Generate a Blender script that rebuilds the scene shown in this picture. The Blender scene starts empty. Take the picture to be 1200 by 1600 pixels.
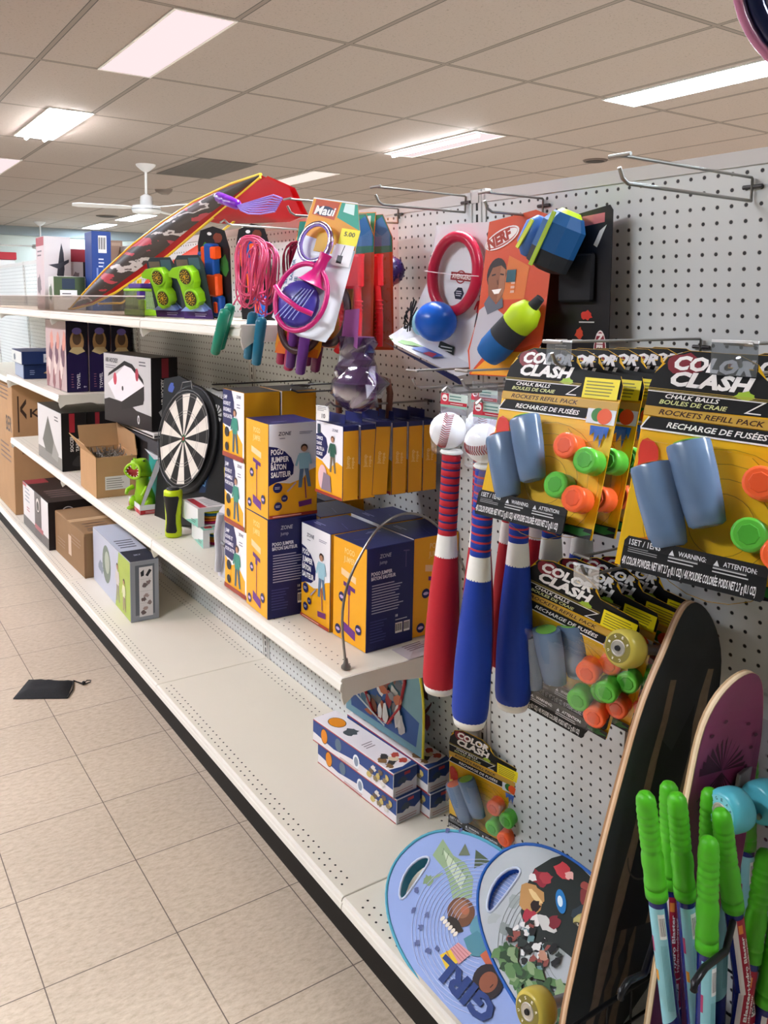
import bpy, math, random
from mathutils import Matrix, Vector, Euler
from mathutils.geometry import tessellate_polygon
random.seed(7)
PI = math.pi
SC = bpy.context.scene
COL = SC.collection

# ---------------------------------------------------------------- camera
cam_d = bpy.data.cameras.new('camera')
cam = bpy.data.objects.new('camera', cam_d)
COL.objects.link(cam)
SC.camera = cam
FPX, CX, CY, H = 1295.708, 550.397, 619.658, 1.50511
RT = Vector((0.84060692, -0.54147369, 0.01364704))
DN = Vector((-0.05024048, -0.10303286, -0.99340834))
FW = Vector((0.53931058, 0.83438029, -0.11381403))
cam.matrix_world = Matrix(((RT.x, -DN.x, -FW.x, 0), (RT.y, -DN.y, -FW.y, 0), (RT.z, -DN.z, -FW.z, H), (0, 0, 0, 1)))
cam_d.sensor_fit = 'VERTICAL'
cam_d.sensor_height = 36.0
cam_d.lens = FPX * 36.0 / 1600.0
cam_d.shift_x = (600 - CX) / 1600.0
cam_d.shift_y = (CY - 800) / 1600.0
cam_d.clip_start = 0.02
cam_d.clip_end = 60

# ---------------------------------------------------------------- world, exposure
w = bpy.data.worlds.new('world')
SC.world = w
w.use_nodes = True
w.node_tree.nodes['Background'].inputs[0].default_value = (0.9, 0.93, 1.0, 1)
w.node_tree.nodes['Background'].inputs[1].default_value = 0.02
SC.view_settings.view_transform = 'Standard'
SC.view_settings.look = 'None'
SC.view_settings.gamma = 1.0
SC.view_settings.use_curve_mapping = False
SC.view_settings.exposure = 2.25
LAMP = 22.0            # strength of the fluorescent diffusers
try:
    SC.cycles.transparent_max_bounces = 24
except Exception:
    pass

# ---------------------------------------------------------------- materials
def lin(c):
    return c / 12.92 if c <= 0.04045 else ((c + 0.055) / 1.055) ** 2.4
def rgb(h):
    h = h.lstrip('#'); h = ''.join(c * 2 for c in h) if len(h) == 3 else h
    return tuple(lin(int(h[i:i + 2], 16) / 255) for i in (0, 2, 4)) + (1,)
_M = {}
def new_mat(name):
    m = bpy.data.materials.new(name)
    m.use_nodes = True
    return m, m.node_tree.nodes, m.node_tree.links, m.node_tree.nodes['Principled BSDF']
def ink(h, rough=0.45, metal=0.0, coat=0.0, var=0.0, scale=30.0):
    """plain surface of one colour, with an optional faint procedural mottling"""
    key = (h, rough, metal, coat, var, scale)
    if key in _M: return _M[key]
    m, N, L, b = new_mat('surface_' + h.lstrip('#'))
    c = rgb(h)
    b.inputs['Base Color'].default_value = c
    b.inputs['Roughness'].default_value = rough
    b.inputs['Metallic'].default_value = metal
    b.inputs['Coat Weight'].default_value = coat * .5; b.inputs['Coat Roughness'].default_value = .15
    b.inputs['Specular IOR Level'].default_value = .5 if metal else .28
    if var:
        t = N.new('ShaderNodeTexCoord'); n = N.new('ShaderNodeTexNoise'); r = N.new('ShaderNodeMixRGB')
        n.inputs['Scale'].default_value = scale; n.inputs['Detail'].default_value = 4
        r.blend_type = 'MIX'
        r.inputs[1].default_value = tuple(max(0, x * (1 - var)) for x in c[:3]) + (1,)
        r.inputs[2].default_value = tuple(min(1, x * (1 + var)) for x in c[:3]) + (1,)
        L.new(t.outputs['Object'], n.inputs['Vector']); L.new(n.outputs['Fac'], r.inputs[0]); L.new(r.outputs[0], b.inputs['Base Color'])
    _M[key] = m
    return m
def gloss(h, rough=0.2): return ink(h, rough, 0, 0.3)
def clear_mat(name, tint='#ffffff', a=0.12, rough=0.06, edge=0.5):
    if name in _M: return _M[name]
    m = bpy.data.materials.new(name); m.use_nodes = True
    N, L = m.node_tree.nodes, m.node_tree.links
    N.clear()
    o = N.new('ShaderNodeOutputMaterial'); mx = N.new('ShaderNodeMixShader'); t = N.new('ShaderNodeBsdfTransparent'); g = N.new('ShaderNodeBsdfGlossy')
    lw = N.new('ShaderNodeLayerWeight'); ma = N.new('ShaderNodeMath'); ma.operation = 'MULTIPLY_ADD'
    lw.inputs['Blend'].default_value = 0.3
    ma.inputs[1].default_value = edge; ma.inputs[2].default_value = a
    t.inputs[0].default_value = rgb(tint); g.inputs[0].default_value = (0.9, 0.92, 0.95, 1); g.inputs['Roughness'].default_value = rough
    n = N.new('ShaderNodeTexNoise'); n.inputs['Scale'].default_value = 22; bp = N.new('ShaderNodeBump'); bp.inputs['Strength'].default_value = 0.35; bp.inputs['Distance'].default_value = 0.01
    tc = N.new('ShaderNodeTexCoord'); L.new(tc.outputs['Object'], n.inputs['Vector']); L.new(n.outputs['Fac'], bp.inputs['Height']); L.new(bp.outputs[0], g.inputs['Normal'])
    L.new(lw.outputs['Facing'], ma.inputs[0]); L.new(ma.outputs[0], mx.inputs[0]); L.new(t.outputs[0], mx.inputs[1]); L.new(g.outputs[0], mx.inputs[2]); L.new(mx.outputs[0], o.inputs[0])
    _M[name] = m
    return m
CLEAR = clear_mat('clear_blister_plastic', '#fbfdff', 0.035, 0.06, .2)
HAZY = clear_mat('hazy_clear_plastic', '#dfe3e8', 0.22, 0.25)
BAG = clear_mat('clear_bag_film', '#f4f2f8', 0.12, 0.12)
PURPLEBAG = clear_mat('purple_bag_film', '#a574a8', 0.18, 0.12)
WIRE = ink('#8b8883', 0.32, 0.85)
WIREDK = ink('#4b4a4a', 0.4, 0.7)
BLACK = ink('#141416', 0.4)
CARD = ink('#b28d68', 0.75, var=0.12, scale=14)
CREAM = ink('#dcd6c6', 0.38, var=0.02, scale=8)
CREAMLIP = ink('#e0ddd2', 0.35, var=0.02, scale=8)

# ---------------------------------------------------------------- mesh builder
_TXT = {}
def glyphs(s, shear=0.0, fat=0.0, res=2):
    key = (s, shear, fat, res)
    if key in _TXT: return _TXT[key]
    cu = bpy.data.curves.new('lettering', 'FONT'); cu.body = s; cu.size = 1.0; cu.resolution_u = res; cu.offset = fat; cu.shear = shear
    o = bpy.data.objects.new('lettering', cu); COL.objects.link(o)
    me = bpy.data.meshes.new_from_object(o)
    v = [(p.co.x, p.co.y) for p in me.vertices]; f = [tuple(p.vertices) for p in me.polygons]
    # make every face look along +z
    g = []
    for p in f:
        a = sum(v[p[i]][0] * v[p[(i + 1) % len(p)]][1] - v[p[(i + 1) % len(p)]][0] * v[p[i]][1] for i in range(len(p)))
        g.append(p if a > 0 else tuple(reversed(p)))
    bpy.data.objects.remove(o); bpy.data.meshes.remove(me); bpy.data.curves.remove(cu)
    if not v: v = [(0, 0)]
    xs = [p[0] for p in v]
    _TXT[key] = (v, g, min(xs), max(xs))
    return _TXT[key]

class MB:
    def __init__(s):
        s.v = []; s.f = []; s.m = []; s.sm = []; s.ms = []; s.T = None
    def mi(s, mat):
        if mat not in s.ms: s.ms.append(mat)
        return s.ms.index(mat)
    def add(s, vs, fs, mat, smooth=False):
        k = len(s.v); i = s.mi(mat)
        if s.T is not None: vs = [s.T @ Vector(p) for p in vs]
        s.v += [tuple(p) for p in vs]
        for f in fs:
            s.f.append(tuple(k + j for j in f)); s.m.append(i); s.sm.append(smooth)
    def box(s, x0, y0, z0, x1, y1, z1, mat, ch=0.0):
        if ch <= 0:
            v = [(x0, y0, z0), (x1, y0, z0), (x1, y1, z0), (x0, y1, z0), (x0, y0, z1), (x1, y0, z1), (x1, y1, z1), (x0, y1, z1)]
            s.add(v, [(0, 3, 2, 1), (4, 5, 6, 7), (0, 1, 5, 4), (1, 2, 6, 5), (2, 3, 7, 6), (3, 0, 4, 7)], mat)
            return
        c = ch
        ring = lambda z, e: [(x0 + c + e, y0 + e, z), (x1 - c - e, y0 + e, z), (x1 - e, y0 + c + e, z), (x1 - e, y1 - c - e, z), (x1 - c - e, y1 - e, z), (x0 + c + e, y1 - e, z), (x0 + e, y1 - c - e, z), (x0 + e, y0 + c + e, z)]
        s.loft([ring(z0, c), ring(z0 + c, 0), ring(z1 - c, 0), ring(z1, c)], mat, False)
    def loft(s, rings, mat, smooth=True, cap=True, closed=True):
        n = len(rings[0]); v = [p for r in rings for p in r]; f = []
        for a in range(len(rings) - 1):
            for i in range(n if closed else n - 1):
                j = (i + 1) % n
                f.append((a * n + i, a * n + j, (a + 1) * n + j, (a + 1) * n + i))
        s.add(v, f, mat, smooth)
        if cap:
            s.add(rings[0], [tuple(reversed(range(n)))], mat); s.add(rings[-1], [tuple(range(n))], mat)
    def lathe(s, prof, mat, n=20, o=(0, 0, 0), ax=(0, 0, 1), smooth=True, cap=True, flip=False):
        z = Vector(ax).normalized(); x = z.orthogonal().normalized(); y = z.cross(x); o = Vector(o)
        rings = [[tuple(o + z * h + (x * math.cos(2 * PI * i / n) + y * math.sin(2 * PI * i / n)) * max(r, 1e-5)) for i in range(n)] for r, h in prof]
        s.loft(rings, mat, smooth, cap)
    def cyl(s, p, q, r, mat, r2=None, n=14, cap=True):
        p, q = Vector(p), Vector(q)
        s.lathe([(r, 0), (r if r2 is None else r2, (q - p).length)], mat, n, p, q - p, True, cap)
    def sphere(s, c, r, mat, n=18, sc=(1, 1, 1)):
        rings = []
        for a in range(1, n // 2):
            t = PI * a / (n // 2)
            rings.append([(c[0] + sc[0] * r * math.sin(t) * math.cos(2 * PI * i / n), c[1] + sc[1] * r * math.sin(t) * math.sin(2 * PI * i / n), c[2] - sc[2] * r * math.cos(t)) for i in range(n)])
        top = (c[0], c[1], c[2] + sc[2] * r); bot = (c[0], c[1], c[2] - sc[2] * r)
        v = [bot] + [p for q in rings for p in q] + [top]; k = len(rings); f = []
        for i in range(n):
            j = (i + 1) % n
            f.append((0, 1 + j, 1 + i)); f.append((len(v) - 1, 1 + (k - 1) * n + i, 1 + (k - 1) * n + j))
            for a in range(k - 1): f.append((1 + a * n + i, 1 + a * n + j, 1 + (a + 1) * n + j, 1 + (a + 1) * n + i))
        s.add(v, f, mat, True)
    def tube(s, pts, r, mat, n=8, closed=False, rr=None):
        P = [Vector(p) for p in pts]; m = len(P); rings = []; last = None
        for i in range(m):
            if closed: t = P[(i + 1) % m] - P[i - 1]
            else: t = P[min(i + 1, m - 1)] - P[max(i - 1, 0)]
            t.normalize()
            x = (last - t * last.dot(t)) if last is not None else t.orthogonal()
            if x.length < 1e-6: x = t.orthogonal()
            x.normalize(); y = t.cross(x); last = x
            q = rr[i] if rr else r
            rings.append([tuple(P[i] + (x * math.cos(2 * PI * k / n) + y * math.sin(2 * PI * k / n)) * q) for k in range(n)])
        if closed: rings.append(rings[0])
        s.loft(rings, mat, True, not closed)
    def prism(s, outer, holes, y0, y1, mf, msd, mb=None, axes='xz'):
        """outline in a plane, thickness y0 (front) to y1 (back); axes 'xz' looks along +y, 'xy' looks along -z"""
        mb = mb or mf
        if axes == 'xz': P = lambda p, d: (p[0], d, p[1])
        else: P = lambda p, d: (p[0], p[1], d)
        loops = [outer] + list(holes); tri = tessellate_polygon([[Vector((p[0], p[1], 0)) for p in l] for l in loops]); flat = [p for l in loops for p in l]
        def orient(t, up):
            a, b, c = (flat[i] for i in t); ar = (b[0] - a[0]) * (c[1] - a[1]) - (c[0] - a[0]) * (b[1] - a[1])
            return t if (ar > 0) == up else (t[0], t[2], t[1])
        if axes == 'xz':
            s.add([P(p, y0) for p in flat], [orient(t, True) for t in tri], mf); s.add([P(p, y1) for p in flat], [orient(t, False) for t in tri], mb)
        else:
            s.add([P(p, y1) for p in flat], [orient(t, True) for t in tri], mf); s.add([P(p, y0) for p in flat], [orient(t, False) for t in tri], mb)
        for l in loops:
            n = len(l); s.add([P(p, y0) for p in l] + [P(p, y1) for p in l], [(i, (i + 1) % n, n + (i + 1) % n, n + i) for i in range(n)], msd)
    def build(s, name, parent=None, loc=None, rot=None, mtx=None):
        me = bpy.data.meshes.new(name); me.from_pydata(s.v, [], s.f)
        for m in s.ms: me.materials.append(m)
        me.polygons.foreach_set('material_index', s.m); me.polygons.foreach_set('use_smooth', s.sm); me.update()
        o = bpy.data.objects.new(name, me); COL.objects.link(o)
        if parent is not None: o.parent = parent
        if loc is not None: o.location = loc
        if rot is not None: o.rotation_euler = rot
        if mtx is not None: o.matrix_world = mtx
        return o

class Face:
    """flat printed panel: artwork polygons laid a hair above a mesh face"""
    def __init__(s, b, o, u, v):
        s.b = b; s.o = Vector(o); s.u = Vector(u).normalized(); s.v = Vector(v).normalized(); s.n = s.u.cross(s.v); s.k = 0.0003
    def P(s, x, y): return tuple(s.o + s.u * x + s.v * y + s.n * s.k)
    def step(s): s.k += 0.00012
    def mat(s, c): return ink(c, 0.42) if isinstance(c, str) else c
    def poly(s, pts, c):
        a = sum(pts[i][0] * pts[(i + 1) % len(pts)][1] - pts[(i + 1) % len(pts)][0] * pts[i][1] for i in range(len(pts)))
        if a < 0: pts = pts[::-1]
        if len(pts) > 4:
            tri = tessellate_polygon([[Vector((p[0], p[1], 0)) for p in pts]]); f = []
            for t in tri:
                A, B_, C_ = (pts[i] for i in t)
                f.append(t if (B_[0] - A[0]) * (C_[1] - A[1]) - (C_[0] - A[0]) * (B_[1] - A[1]) > 0 else (t[0], t[2], t[1]))
        else: f = [tuple(range(len(pts)))]
        s.b.add([s.P(*p) for p in pts], f, s.mat(c)); s.step()
    def rect(s, x0, y0, x1, y1, c): s.poly([(x0, y0), (x1, y0), (x1, y1), (x0, y1)], c)
    def disc(s, x, y, r, c, ry=None, n=20, rot=0.0):
        ry = ry or r; ca, sa = math.cos(rot), math.sin(rot)
        s.poly([(x + ca * r * math.cos(2 * PI * i / n) - sa * ry * math.sin(2 * PI * i / n), y + sa * r * math.cos(2 * PI * i / n) + ca * ry * math.sin(2 * PI * i / n)) for i in range(n)], c)
    def ring(s, x, y, r0, r1, c, n=28, a0=0, a1=2 * PI):
        v = []; f = []
        for i in range(n + 1):
            t = a0 + (a1 - a0) * i / n
            v += [s.P(x + r0 * math.cos(t), y + r0 * math.sin(t)), s.P(x + r1 * math.cos(t), y + r1 * math.sin(t))]
        for i in range(n): f.append((2 * i, 2 * i + 1, 2 * i + 3, 2 * i + 2))
        s.b.add(v, f, s.mat(c)); s.step()
    def line(s, p, q, w_, c):
        d = Vector((q[0] - p[0], q[1] - p[1])); d.normalize(); e = Vector((-d.y, d.x)) * w_ / 2
        s.poly([(p[0] - e.x, p[1] - e.y), (q[0] - e.x, q[1] - e.y), (q[0] + e.x, q[1] + e.y), (p[0] + e.x, p[1] + e.y)], c)
    def copy(s, x0, y0, x1, y1, n, c, seed=1):
        """rows of tiny illegible print"""
        r = random.Random(seed); h = (y1 - y0) / n
        for i in range(n):
            s.rect(x0, y0 + h * (i + 0.25), x0 + (x1 - x0) * r.uniform(0.65, 1), y0 + h * (i + 0.62), c); s.k -= 0.00012
        s.step()
    def text(s, t, x, y, h, c, w_=None, rot=0.0, shear=0.0, fat=0.02, res=2, center=False):
        v, f, a, b = glyphs(t, shear, fat, res); k = h / 0.7; kx = (w_ / (b - a)) if w_ else k
        ox = -(b - a) * kx / 2 if center else 0
        ca, sa = math.cos(rot), math.sin(rot)
        pts = []
        for p in v:
            X = (p[0] - a) * kx + ox; Y = p[1] * k
            pts.append(s.P(x + ca * X - sa * Y, y + sa * X + ca * Y))
        s.b.add(pts, f, s.mat(c)); s.step()
    def blob(s, x, y, r, c, ry=None, seed=0, spiky=0.25, n=14):
        R = random.Random(seed); ry = ry or r
        s.poly([(x + r * math.cos(2 * PI * i / n) * (1 + spiky * R.uniform(-1, 1)), y + ry * math.sin(2 * PI * i / n) * (1 + spiky * R.uniform(-1, 1))) for i in range(n)], c)
    def person(s, x, y, h, shirt, pants, skin='#b98a6c', hair='#3b2a22', lean=0.0):
        l = lambda yy: x + lean * yy
        s.poly([(l(0) - .05 * h, y), (l(.0) - .14 * h, y), (l(.45) - .1 * h, y + .48 * h), (l(.45), y + .48 * h)], pants)
        s.poly([(l(0) + .1 * h, y), (l(.0) + .18 * h, y), (l(.45) + .1 * h, y + .48 * h), (l(.45), y + .48 * h)], pants)
        s.poly([(l(.45) - .12 * h, y + .42 * h), (l(.45) + .12 * h, y + .42 * h), (l(.8) + .13 * h, y + .78 * h), (l(.8) - .13 * h, y + .78 * h)], shirt)
        s.line((l(.75) - .12 * h, y + .74 * h), (l(.5) - .2 * h, y + .5 * h), .06 * h, shirt); s.line((l(.75) + .12 * h, y + .74 * h), (l(.5) + .17 * h, y + .52 * h), .06 * h, shirt)
        s.disc(l(.9), y + .9 * h, .085 * h, hair); s.disc(l(.9), y + .875 * h, .066 * h, skin)
    def barcode(s, x0, y0, x1, y1):
        s.rect(x0, y0, x1, y1, '#f2f0ee'); n = 9
        for i in range(n):
            a = x0 + (x1 - x0) * (i + .6) / (n + 1); s.rect(a, y0 + (y1 - y0) * .2, a + (x1 - x0) * (.05 if i % 3 else .08), y1 - (y1 - y0) * .1, '#202020'); s.k -= 0.00012
        s.step()

# ---------------------------------------------------------------- things
R = math.radians
def thing(name, label, cat, loc=(0, 0, 0), rot=(0, 0, 0), group=None):
    o = bpy.data.objects.new(name, None); COL.objects.link(o); o.empty_display_size = 0.05
    o.location = loc; o.rotation_euler = rot
    o['label'] = label; o['category'] = cat
    if group: o['group'] = group
    return o
def tag(o, label, cat, group=None):
    o['label'] = label; o['category'] = cat
    if group: o['group'] = group
    return o
def struct(o):
    o['kind'] = 'structure'; return o
def plab(o, label): o['label'] = label; return o
def dup(root, loc, rot=None, label=None, sc=None):
    """a copy of a thing with copies of its parts and sub-parts, sharing mesh data"""
    r = root.copy(); COL.objects.link(r); r.location = loc
    if rot is not None: r.rotation_euler = rot
    if sc is not None: r.scale = sc
    if label: r['label'] = label
    for ch in list(root.children):
        c = ch.copy(); COL.objects.link(c); c.parent = r
        for g in list(ch.children):
            d = g.copy(); COL.objects.link(d); d.parent = c
    return r
WX0, WZ0, TL = 1.2580, 1.7182, 0.05445
def wx(z): return WX0 + TL * (WZ0 - z)      # the pegboard leans a little towards the aisle at its top
DECK, MID, TOPZ, SH3 = 0.196, 0.705, 1.445, 1.066
def faces(b, w_, d, h):
    """A looks to the aisle (-x), N to the near end (-y), T up, B far end (+y), W to the wall (+x)"""
    return (Face(b, (0, d, 0), (0, -1, 0), (0, 0, 1)), Face(b, (0, 0, 0), (1, 0, 0), (0, 0, 1)), Face(b, (0, 0, h), (1, 0, 0), (0, 1, 0)),
            Face(b, (w_, d, 0), (-1, 0, 0), (0, 0, 1)), Face(b, (w_, 0, 0), (0, 1, 0), (0, 0, 1)))

# ================================================================ the room
CEIL = 2.785
def floor_mat():
    m, N, L, b = new_mat('vinyl_floor_tiles')
    tc = N.new('ShaderNodeTexCoord'); sep = N.new('ShaderNodeSeparateXYZ'); L.new(tc.outputs['Object'], sep.inputs[0])
    def math_(op, a, v=None, c=None):
        n = N.new('ShaderNodeMath'); n.operation = op
        for i, q in enumerate((a, v, c)):
            if q is None: continue
            if isinstance(q, (int, float)): n.inputs[i].default_value = q
            else: L.new(q, n.inputs[i])
        return n.outputs[0]
    T = 0.3048
    u = math_('DIVIDE', math_('SUBTRACT', sep.outputs[0], 0.6531), T); v = math_('DIVIDE', math_('SUBTRACT', sep.outputs[1], 2.969), T)
    du = math_('ABSOLUTE', math_('SUBTRACT', math_('FRACT', math_('ADD', u, 0.5)), 0.5)); dv = math_('ABSOLUTE', math_('SUBTRACT', math_('FRACT', math_('ADD', v, 0.5)), 0.5))
    d = math_('MINIMUM', du, dv); seam = math_('LESS_THAN', d, 0.0042)
    cell = N.new('ShaderNodeCombineXYZ'); L.new(math_('FLOOR', u), cell.inputs[0]); L.new(math_('FLOOR', v), cell.inputs[1])
    wn = N.new('ShaderNodeTexWhiteNoise'); wn.noise_dimensions = '3D'; L.new(cell.outputs[0], wn.inputs['Vector'])
    n1 = N.new('ShaderNodeTexNoise'); n1.inputs['Scale'].default_value = 90; n1.inputs['Detail'].default_value = 5; L.new(tc.outputs['Object'], n1.inputs['Vector'])
    mp = N.new('ShaderNodeMapping'); mp.inputs['Scale'].default_value = (1, 2.2, 1); mp.inputs['Rotation'].default_value = (0, 0, 0.5); L.new(tc.outputs['Object'], mp.inputs[0])
    n2 = N.new('ShaderNodeTexNoise'); n2.inputs['Scale'].default_value = 42; n2.inputs['Detail'].default_value = 6; n2.inputs['Roughness'].default_value = 0.7; L.new(mp.outputs[0], n2.inputs['Vector'])
    n3 = N.new('ShaderNodeTexNoise'); n3.inputs['Scale'].default_value = 2.2; n3.inputs['Detail'].default_value = 3; L.new(tc.outputs['Object'], n3.inputs['Vector'])
    cr = N.new('ShaderNodeValToRGB'); e = cr.color_ramp.elements
    e[0].position = 0.25; e[0].color = rgb('#a8987f'); e[1].position = 0.78; e[1].color = rgb('#d6c8b2')
    x = e.new(0.5); x.color = rgb('#c3b49f')
    L.new(n2.outputs['Fac'], cr.inputs[0])
    mx = N.new('ShaderNodeMixRGB'); mx.blend_type = 'MULTIPLY'; mx.inputs[0].default_value = 1
    L.new(cr.outputs[0], mx.inputs[1])
    g = math_('ADD', math_('ADD', math_('MULTIPLY', wn.outputs['Value'], 0.06), math_('MULTIPLY', n3.outputs['Fac'], 0.22)), math_('ADD', 0.72, math_('MULTIPLY', n1.outputs['Fac'], 0.14)))
    cc = N.new('ShaderNodeCombineXYZ'); [L.new(g, cc.inputs[i]) for i in range(3)]
    L.new(cc.outputs[0], mx.inputs[2])
    m2 = N.new('ShaderNodeMixRGB'); L.new(seam, m2.inputs[0]); L.new(mx.outputs[0], m2.inputs[1]); m2.inputs[2].default_value = rgb('#5c5048')
    L.new(m2.outputs[0], b.inputs['Base Color']); b.inputs['Roughness'].default_value = 0.42
    return m
def ceil_mat():
    m, N, L, b = new_mat('ceiling_tiles_and_grid')
    tc = N.new('ShaderNodeTexCoord'); sep = N.new('ShaderNodeSeparateXYZ'); L.new(tc.outputs['Object'], sep.inputs[0])
    def M_(op, a, v=None):
        n = N.new('ShaderNodeMath'); n.operation = op
        for i, q in enumerate((a, v)):
            if q is None: continue
            if isinstance(q, (int, float)): n.inputs[i].default_value = q
            else: L.new(q, n.inputs[i])
        return n.outputs[0]
    def near(coord, o, step, half):
        f = M_('FRACT', M_('ADD', M_('DIVIDE', M_('SUBTRACT', coord, o), step), 0.5))
        return M_('LESS_THAN', M_('MULTIPLY', M_('ABSOLUTE', M_('SUBTRACT', f, 0.5)), step), half)
    bar = M_('MAXIMUM', near(sep.outputs[0], 1.083, 0.6144, 0.011), near(sep.outputs[1], 3.648, 1.2035, 0.011))
    edge = M_('MAXIMUM', near(sep.outputs[0], 1.083, 0.6144, 0.016), near(sep.outputs[1], 3.648, 1.2035, 0.016))
    n = N.new('ShaderNodeTexNoise'); n.inputs['Scale'].default_value = 75; n.inputs['Detail'].default_value = 3; n.inputs['Roughness'].default_value = 0.8; L.new(tc.outputs['Object'], n.inputs['Vector'])
    cr = N.new('ShaderNodeValToRGB'); e = cr.color_ramp.elements
    e[0].position = 0.30; e[0].color = rgb('#776c66'); e[1].position = 0.42; e[1].color = rgb('#9c8d85')
    L.new(n.outputs['Fac'], cr.inputs[0])
    a = N.new('ShaderNodeMixRGB'); L.new(edge, a.inputs[0]); L.new(cr.outputs[0], a.inputs[1]); a.inputs[2].default_value = rgb('#4a4440')
    c = N.new('ShaderNodeMixRGB'); L.new(bar, c.inputs[0]); L.new(a.outputs[0], c.inputs[1]); c.inputs[2].default_value = rgb('#7e726b')
    L.new(c.outputs[0], b.inputs['Base Color']); b.inputs['Roughness'].default_value = 0.85
    return m
X0, X1, Y0, Y1 = -7.5, 10.5, -5.0, 16.2
b = MB(); b.box(X0, Y0, -0.05, X1, Y1, 0, floor_mat()); struct(b.build('floor'))
b = MB(); b.box(X0, Y0, CEIL, X1, Y1, CEIL + 0.05, ceil_mat()); struct(b.build('ceiling'))
WALLM = ink('#bdc2bb', 0.8, var=0.03, scale=3)
b = MB(); b.box(X0, Y1, 0, X1, Y1 + 0.1, CEIL, WALLM); struct(b.build('wall_back'))
b = MB(); b.box(X0 - 0.1, Y0, 0, X0, Y1, CEIL, WALLM); struct(b.build('wall_left'))
b = MB(); b.box(X1, Y0, 0, X1 + 0.1, Y1, CEIL, WALLM); struct(b.build('wall_right'))
b = MB(); b.box(X0, Y0 - 0.1, 0, X1, Y0, CEIL, WALLM); struct(b.build('wall_front'))
b = MB(); b.box(2.62, Y1 - 0.12, 0, 2.78, Y1, CEIL, ink('#5e6466', 0.7)); struct(b.build('trim_1'))
b = MB(); b.box(X0, Y1 - 0.05, 2.62, X1, Y1, CEIL, ink('#8a9296', 0.7)); struct(b.build('trim_2'))

# ---------------------------------------------------------------- fluorescent troffers
def lamp_mat(name, col, st):
    m = bpy.data.materials.new(name); m.use_nodes = True; N, L = m.node_tree.nodes, m.node_tree.links
    N.clear(); o = N.new('ShaderNodeOutputMaterial'); e = N.new('ShaderNodeEmission'); e.inputs[0].default_value = rgb(col); e.inputs[1].default_value = st; L.new(e.outputs[0], o.inputs[0])
    return m
L_PINK = lamp_mat('pinkish_diffuser', '#f8e4ee', LAMP); L_COOL = lamp_mat('cool_diffuser', '#d8eeff', LAMP * 1.15); L_WARM = lamp_mat('neutral_diffuser', '#e8ecf4', LAMP)
# pinkish fixtures: emission set low so the tint shows instead of clipping
L_DIM = lamp_mat('dim_pink_diffuser', '#ffe3e4', .23); L_DIMW = lamp_mat('dim_warm_diffuser', '#ffeade', .23)
L_TUBE = lamp_mat('bare_tubes', '#ffffff', LAMP * 1.6)
def troffer(x0, y0, mat, label, tubes=False, ln=1.17, wd=0.285):
    t = thing('ceiling_light', label, 'light', (x0 + wd / 2, y0 + ln / 2, CEIL - 0.001), group='fluorescent ceiling lights')
    f = MB(); fr = ink('#d9d4cf', 0.5); a, c = wd / 2, ln / 2
    for q in ((-a - .012, -c - .012, -a, c + .012), (a, -c - .012, a + .012, c + .012), (-a, -c - .012, a, -c), (-a, c, a, c + .012)):
        f.box(q[0], q[1], -0.006, q[2], q[3], 0, fr)
    f.build('frame', t)
    d = MB(); d.box(-a, -c, -0.004, a, c, -0.001, mat); d.build('diffuser', t)
    if tubes:
        for s in ((-.07, .07) if tubes is True else (-.085,)):
            u = MB(); u.cyl((s, -c + .03, -.02), (s, c - .03, -.02), .013, L_TUBE, n=10); u.build('tube', t)
rowsA = [(3.665, L_DIM, False, 'ceiling light with pink tinted diffuser, nearest on the left of the photo'), (6.0, L_COOL, True, 'very bright bluish ceiling light showing its bare tubes, left'), (8.4, L_DIM, False, 'pinkish ceiling light cut by the left edge of the photo')]
for y, m_, tb, lb in rowsA: troffer(1.41, y, m_, lb, tb)
rowsB = [(2.5, L_COOL, False, 'long cool white ceiling light at the upper right'), (4.88, L_DIM, 'one', 'ceiling light with one bright strip above the pegboard centre'), (7.28, L_DIMW, False, 'warm white ceiling light above the red kite bag'), (12.6, L_COOL, False, 'small distant ceiling light behind the ceiling fan'), (14.6, L_COOL, False, 'farthest small bright ceiling light near the back wall')]
for y, m_, tb, lb in rowsB: troffer(4.22, y, m_, lb, tb)
out = 'ceiling light of the same lit grid, beyond the photo edges'
for x in (-1.4, 7.0):
    for k in range(-1, 5): troffer(x, 3.665 + 2.4 * k, (L_PINK, L_COOL, L_WARM)[k % 3], out)
for k in (-2, -1): troffer(1.41, 3.665 + 2.4 * k, L_WARM, out)
for k in (-2, -1): troffer(4.22, 4.88 + 2.4 * k - 2.4, L_COOL, out)

# dark return grille, smoke detector, round vents
t = thing('ceiling_vent', 'dark grey square return air panel in the ceiling grid', 'vent', (3.30, 7.83, CEIL - 0.002))
b = MB(); b.box(-.29, -.58, -.004, .29, .58, 0, ink('#6a635e', 0.8, var=.1)); b.build('panel', t)
b = MB()
for k in range(28): b.box(-.28, -.56 + k * .041, -.008, .28, -.545 + k * .041, -.004, ink('#746c66', 0.7))
b.build('grille', t)
for (x, y, s, lb) in ((5.9, 5.2, .10, 'round dark ceiling speaker above the pegboard top edge'), (3.92, 13.2, .16, 'dark oval vent near the distant lights')):
    t = thing('ceiling_vent', lb, 'vent', (x, y, CEIL - 0.001)); b = MB(); b.lathe([(s, -.012), (s * 1.1, 0)], ink('#5d5049', .7), 20); b.build('ring', t)
    b = MB(); b.lathe([(s * .7, -.016), (s * .85, -.011)], ink('#2e2724', .8), 20); b.build('cone', t)
b = MB(); b.lathe([(.05, -.06), (.12, -.03), (.13, 0)], ink('#857a74', .6), 3)
tag(b.build('smoke_detector', None, (3.55, 9.6, CEIL)), 'small dark triangular sensor on the ceiling beside the fan', 'sensor')

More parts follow.
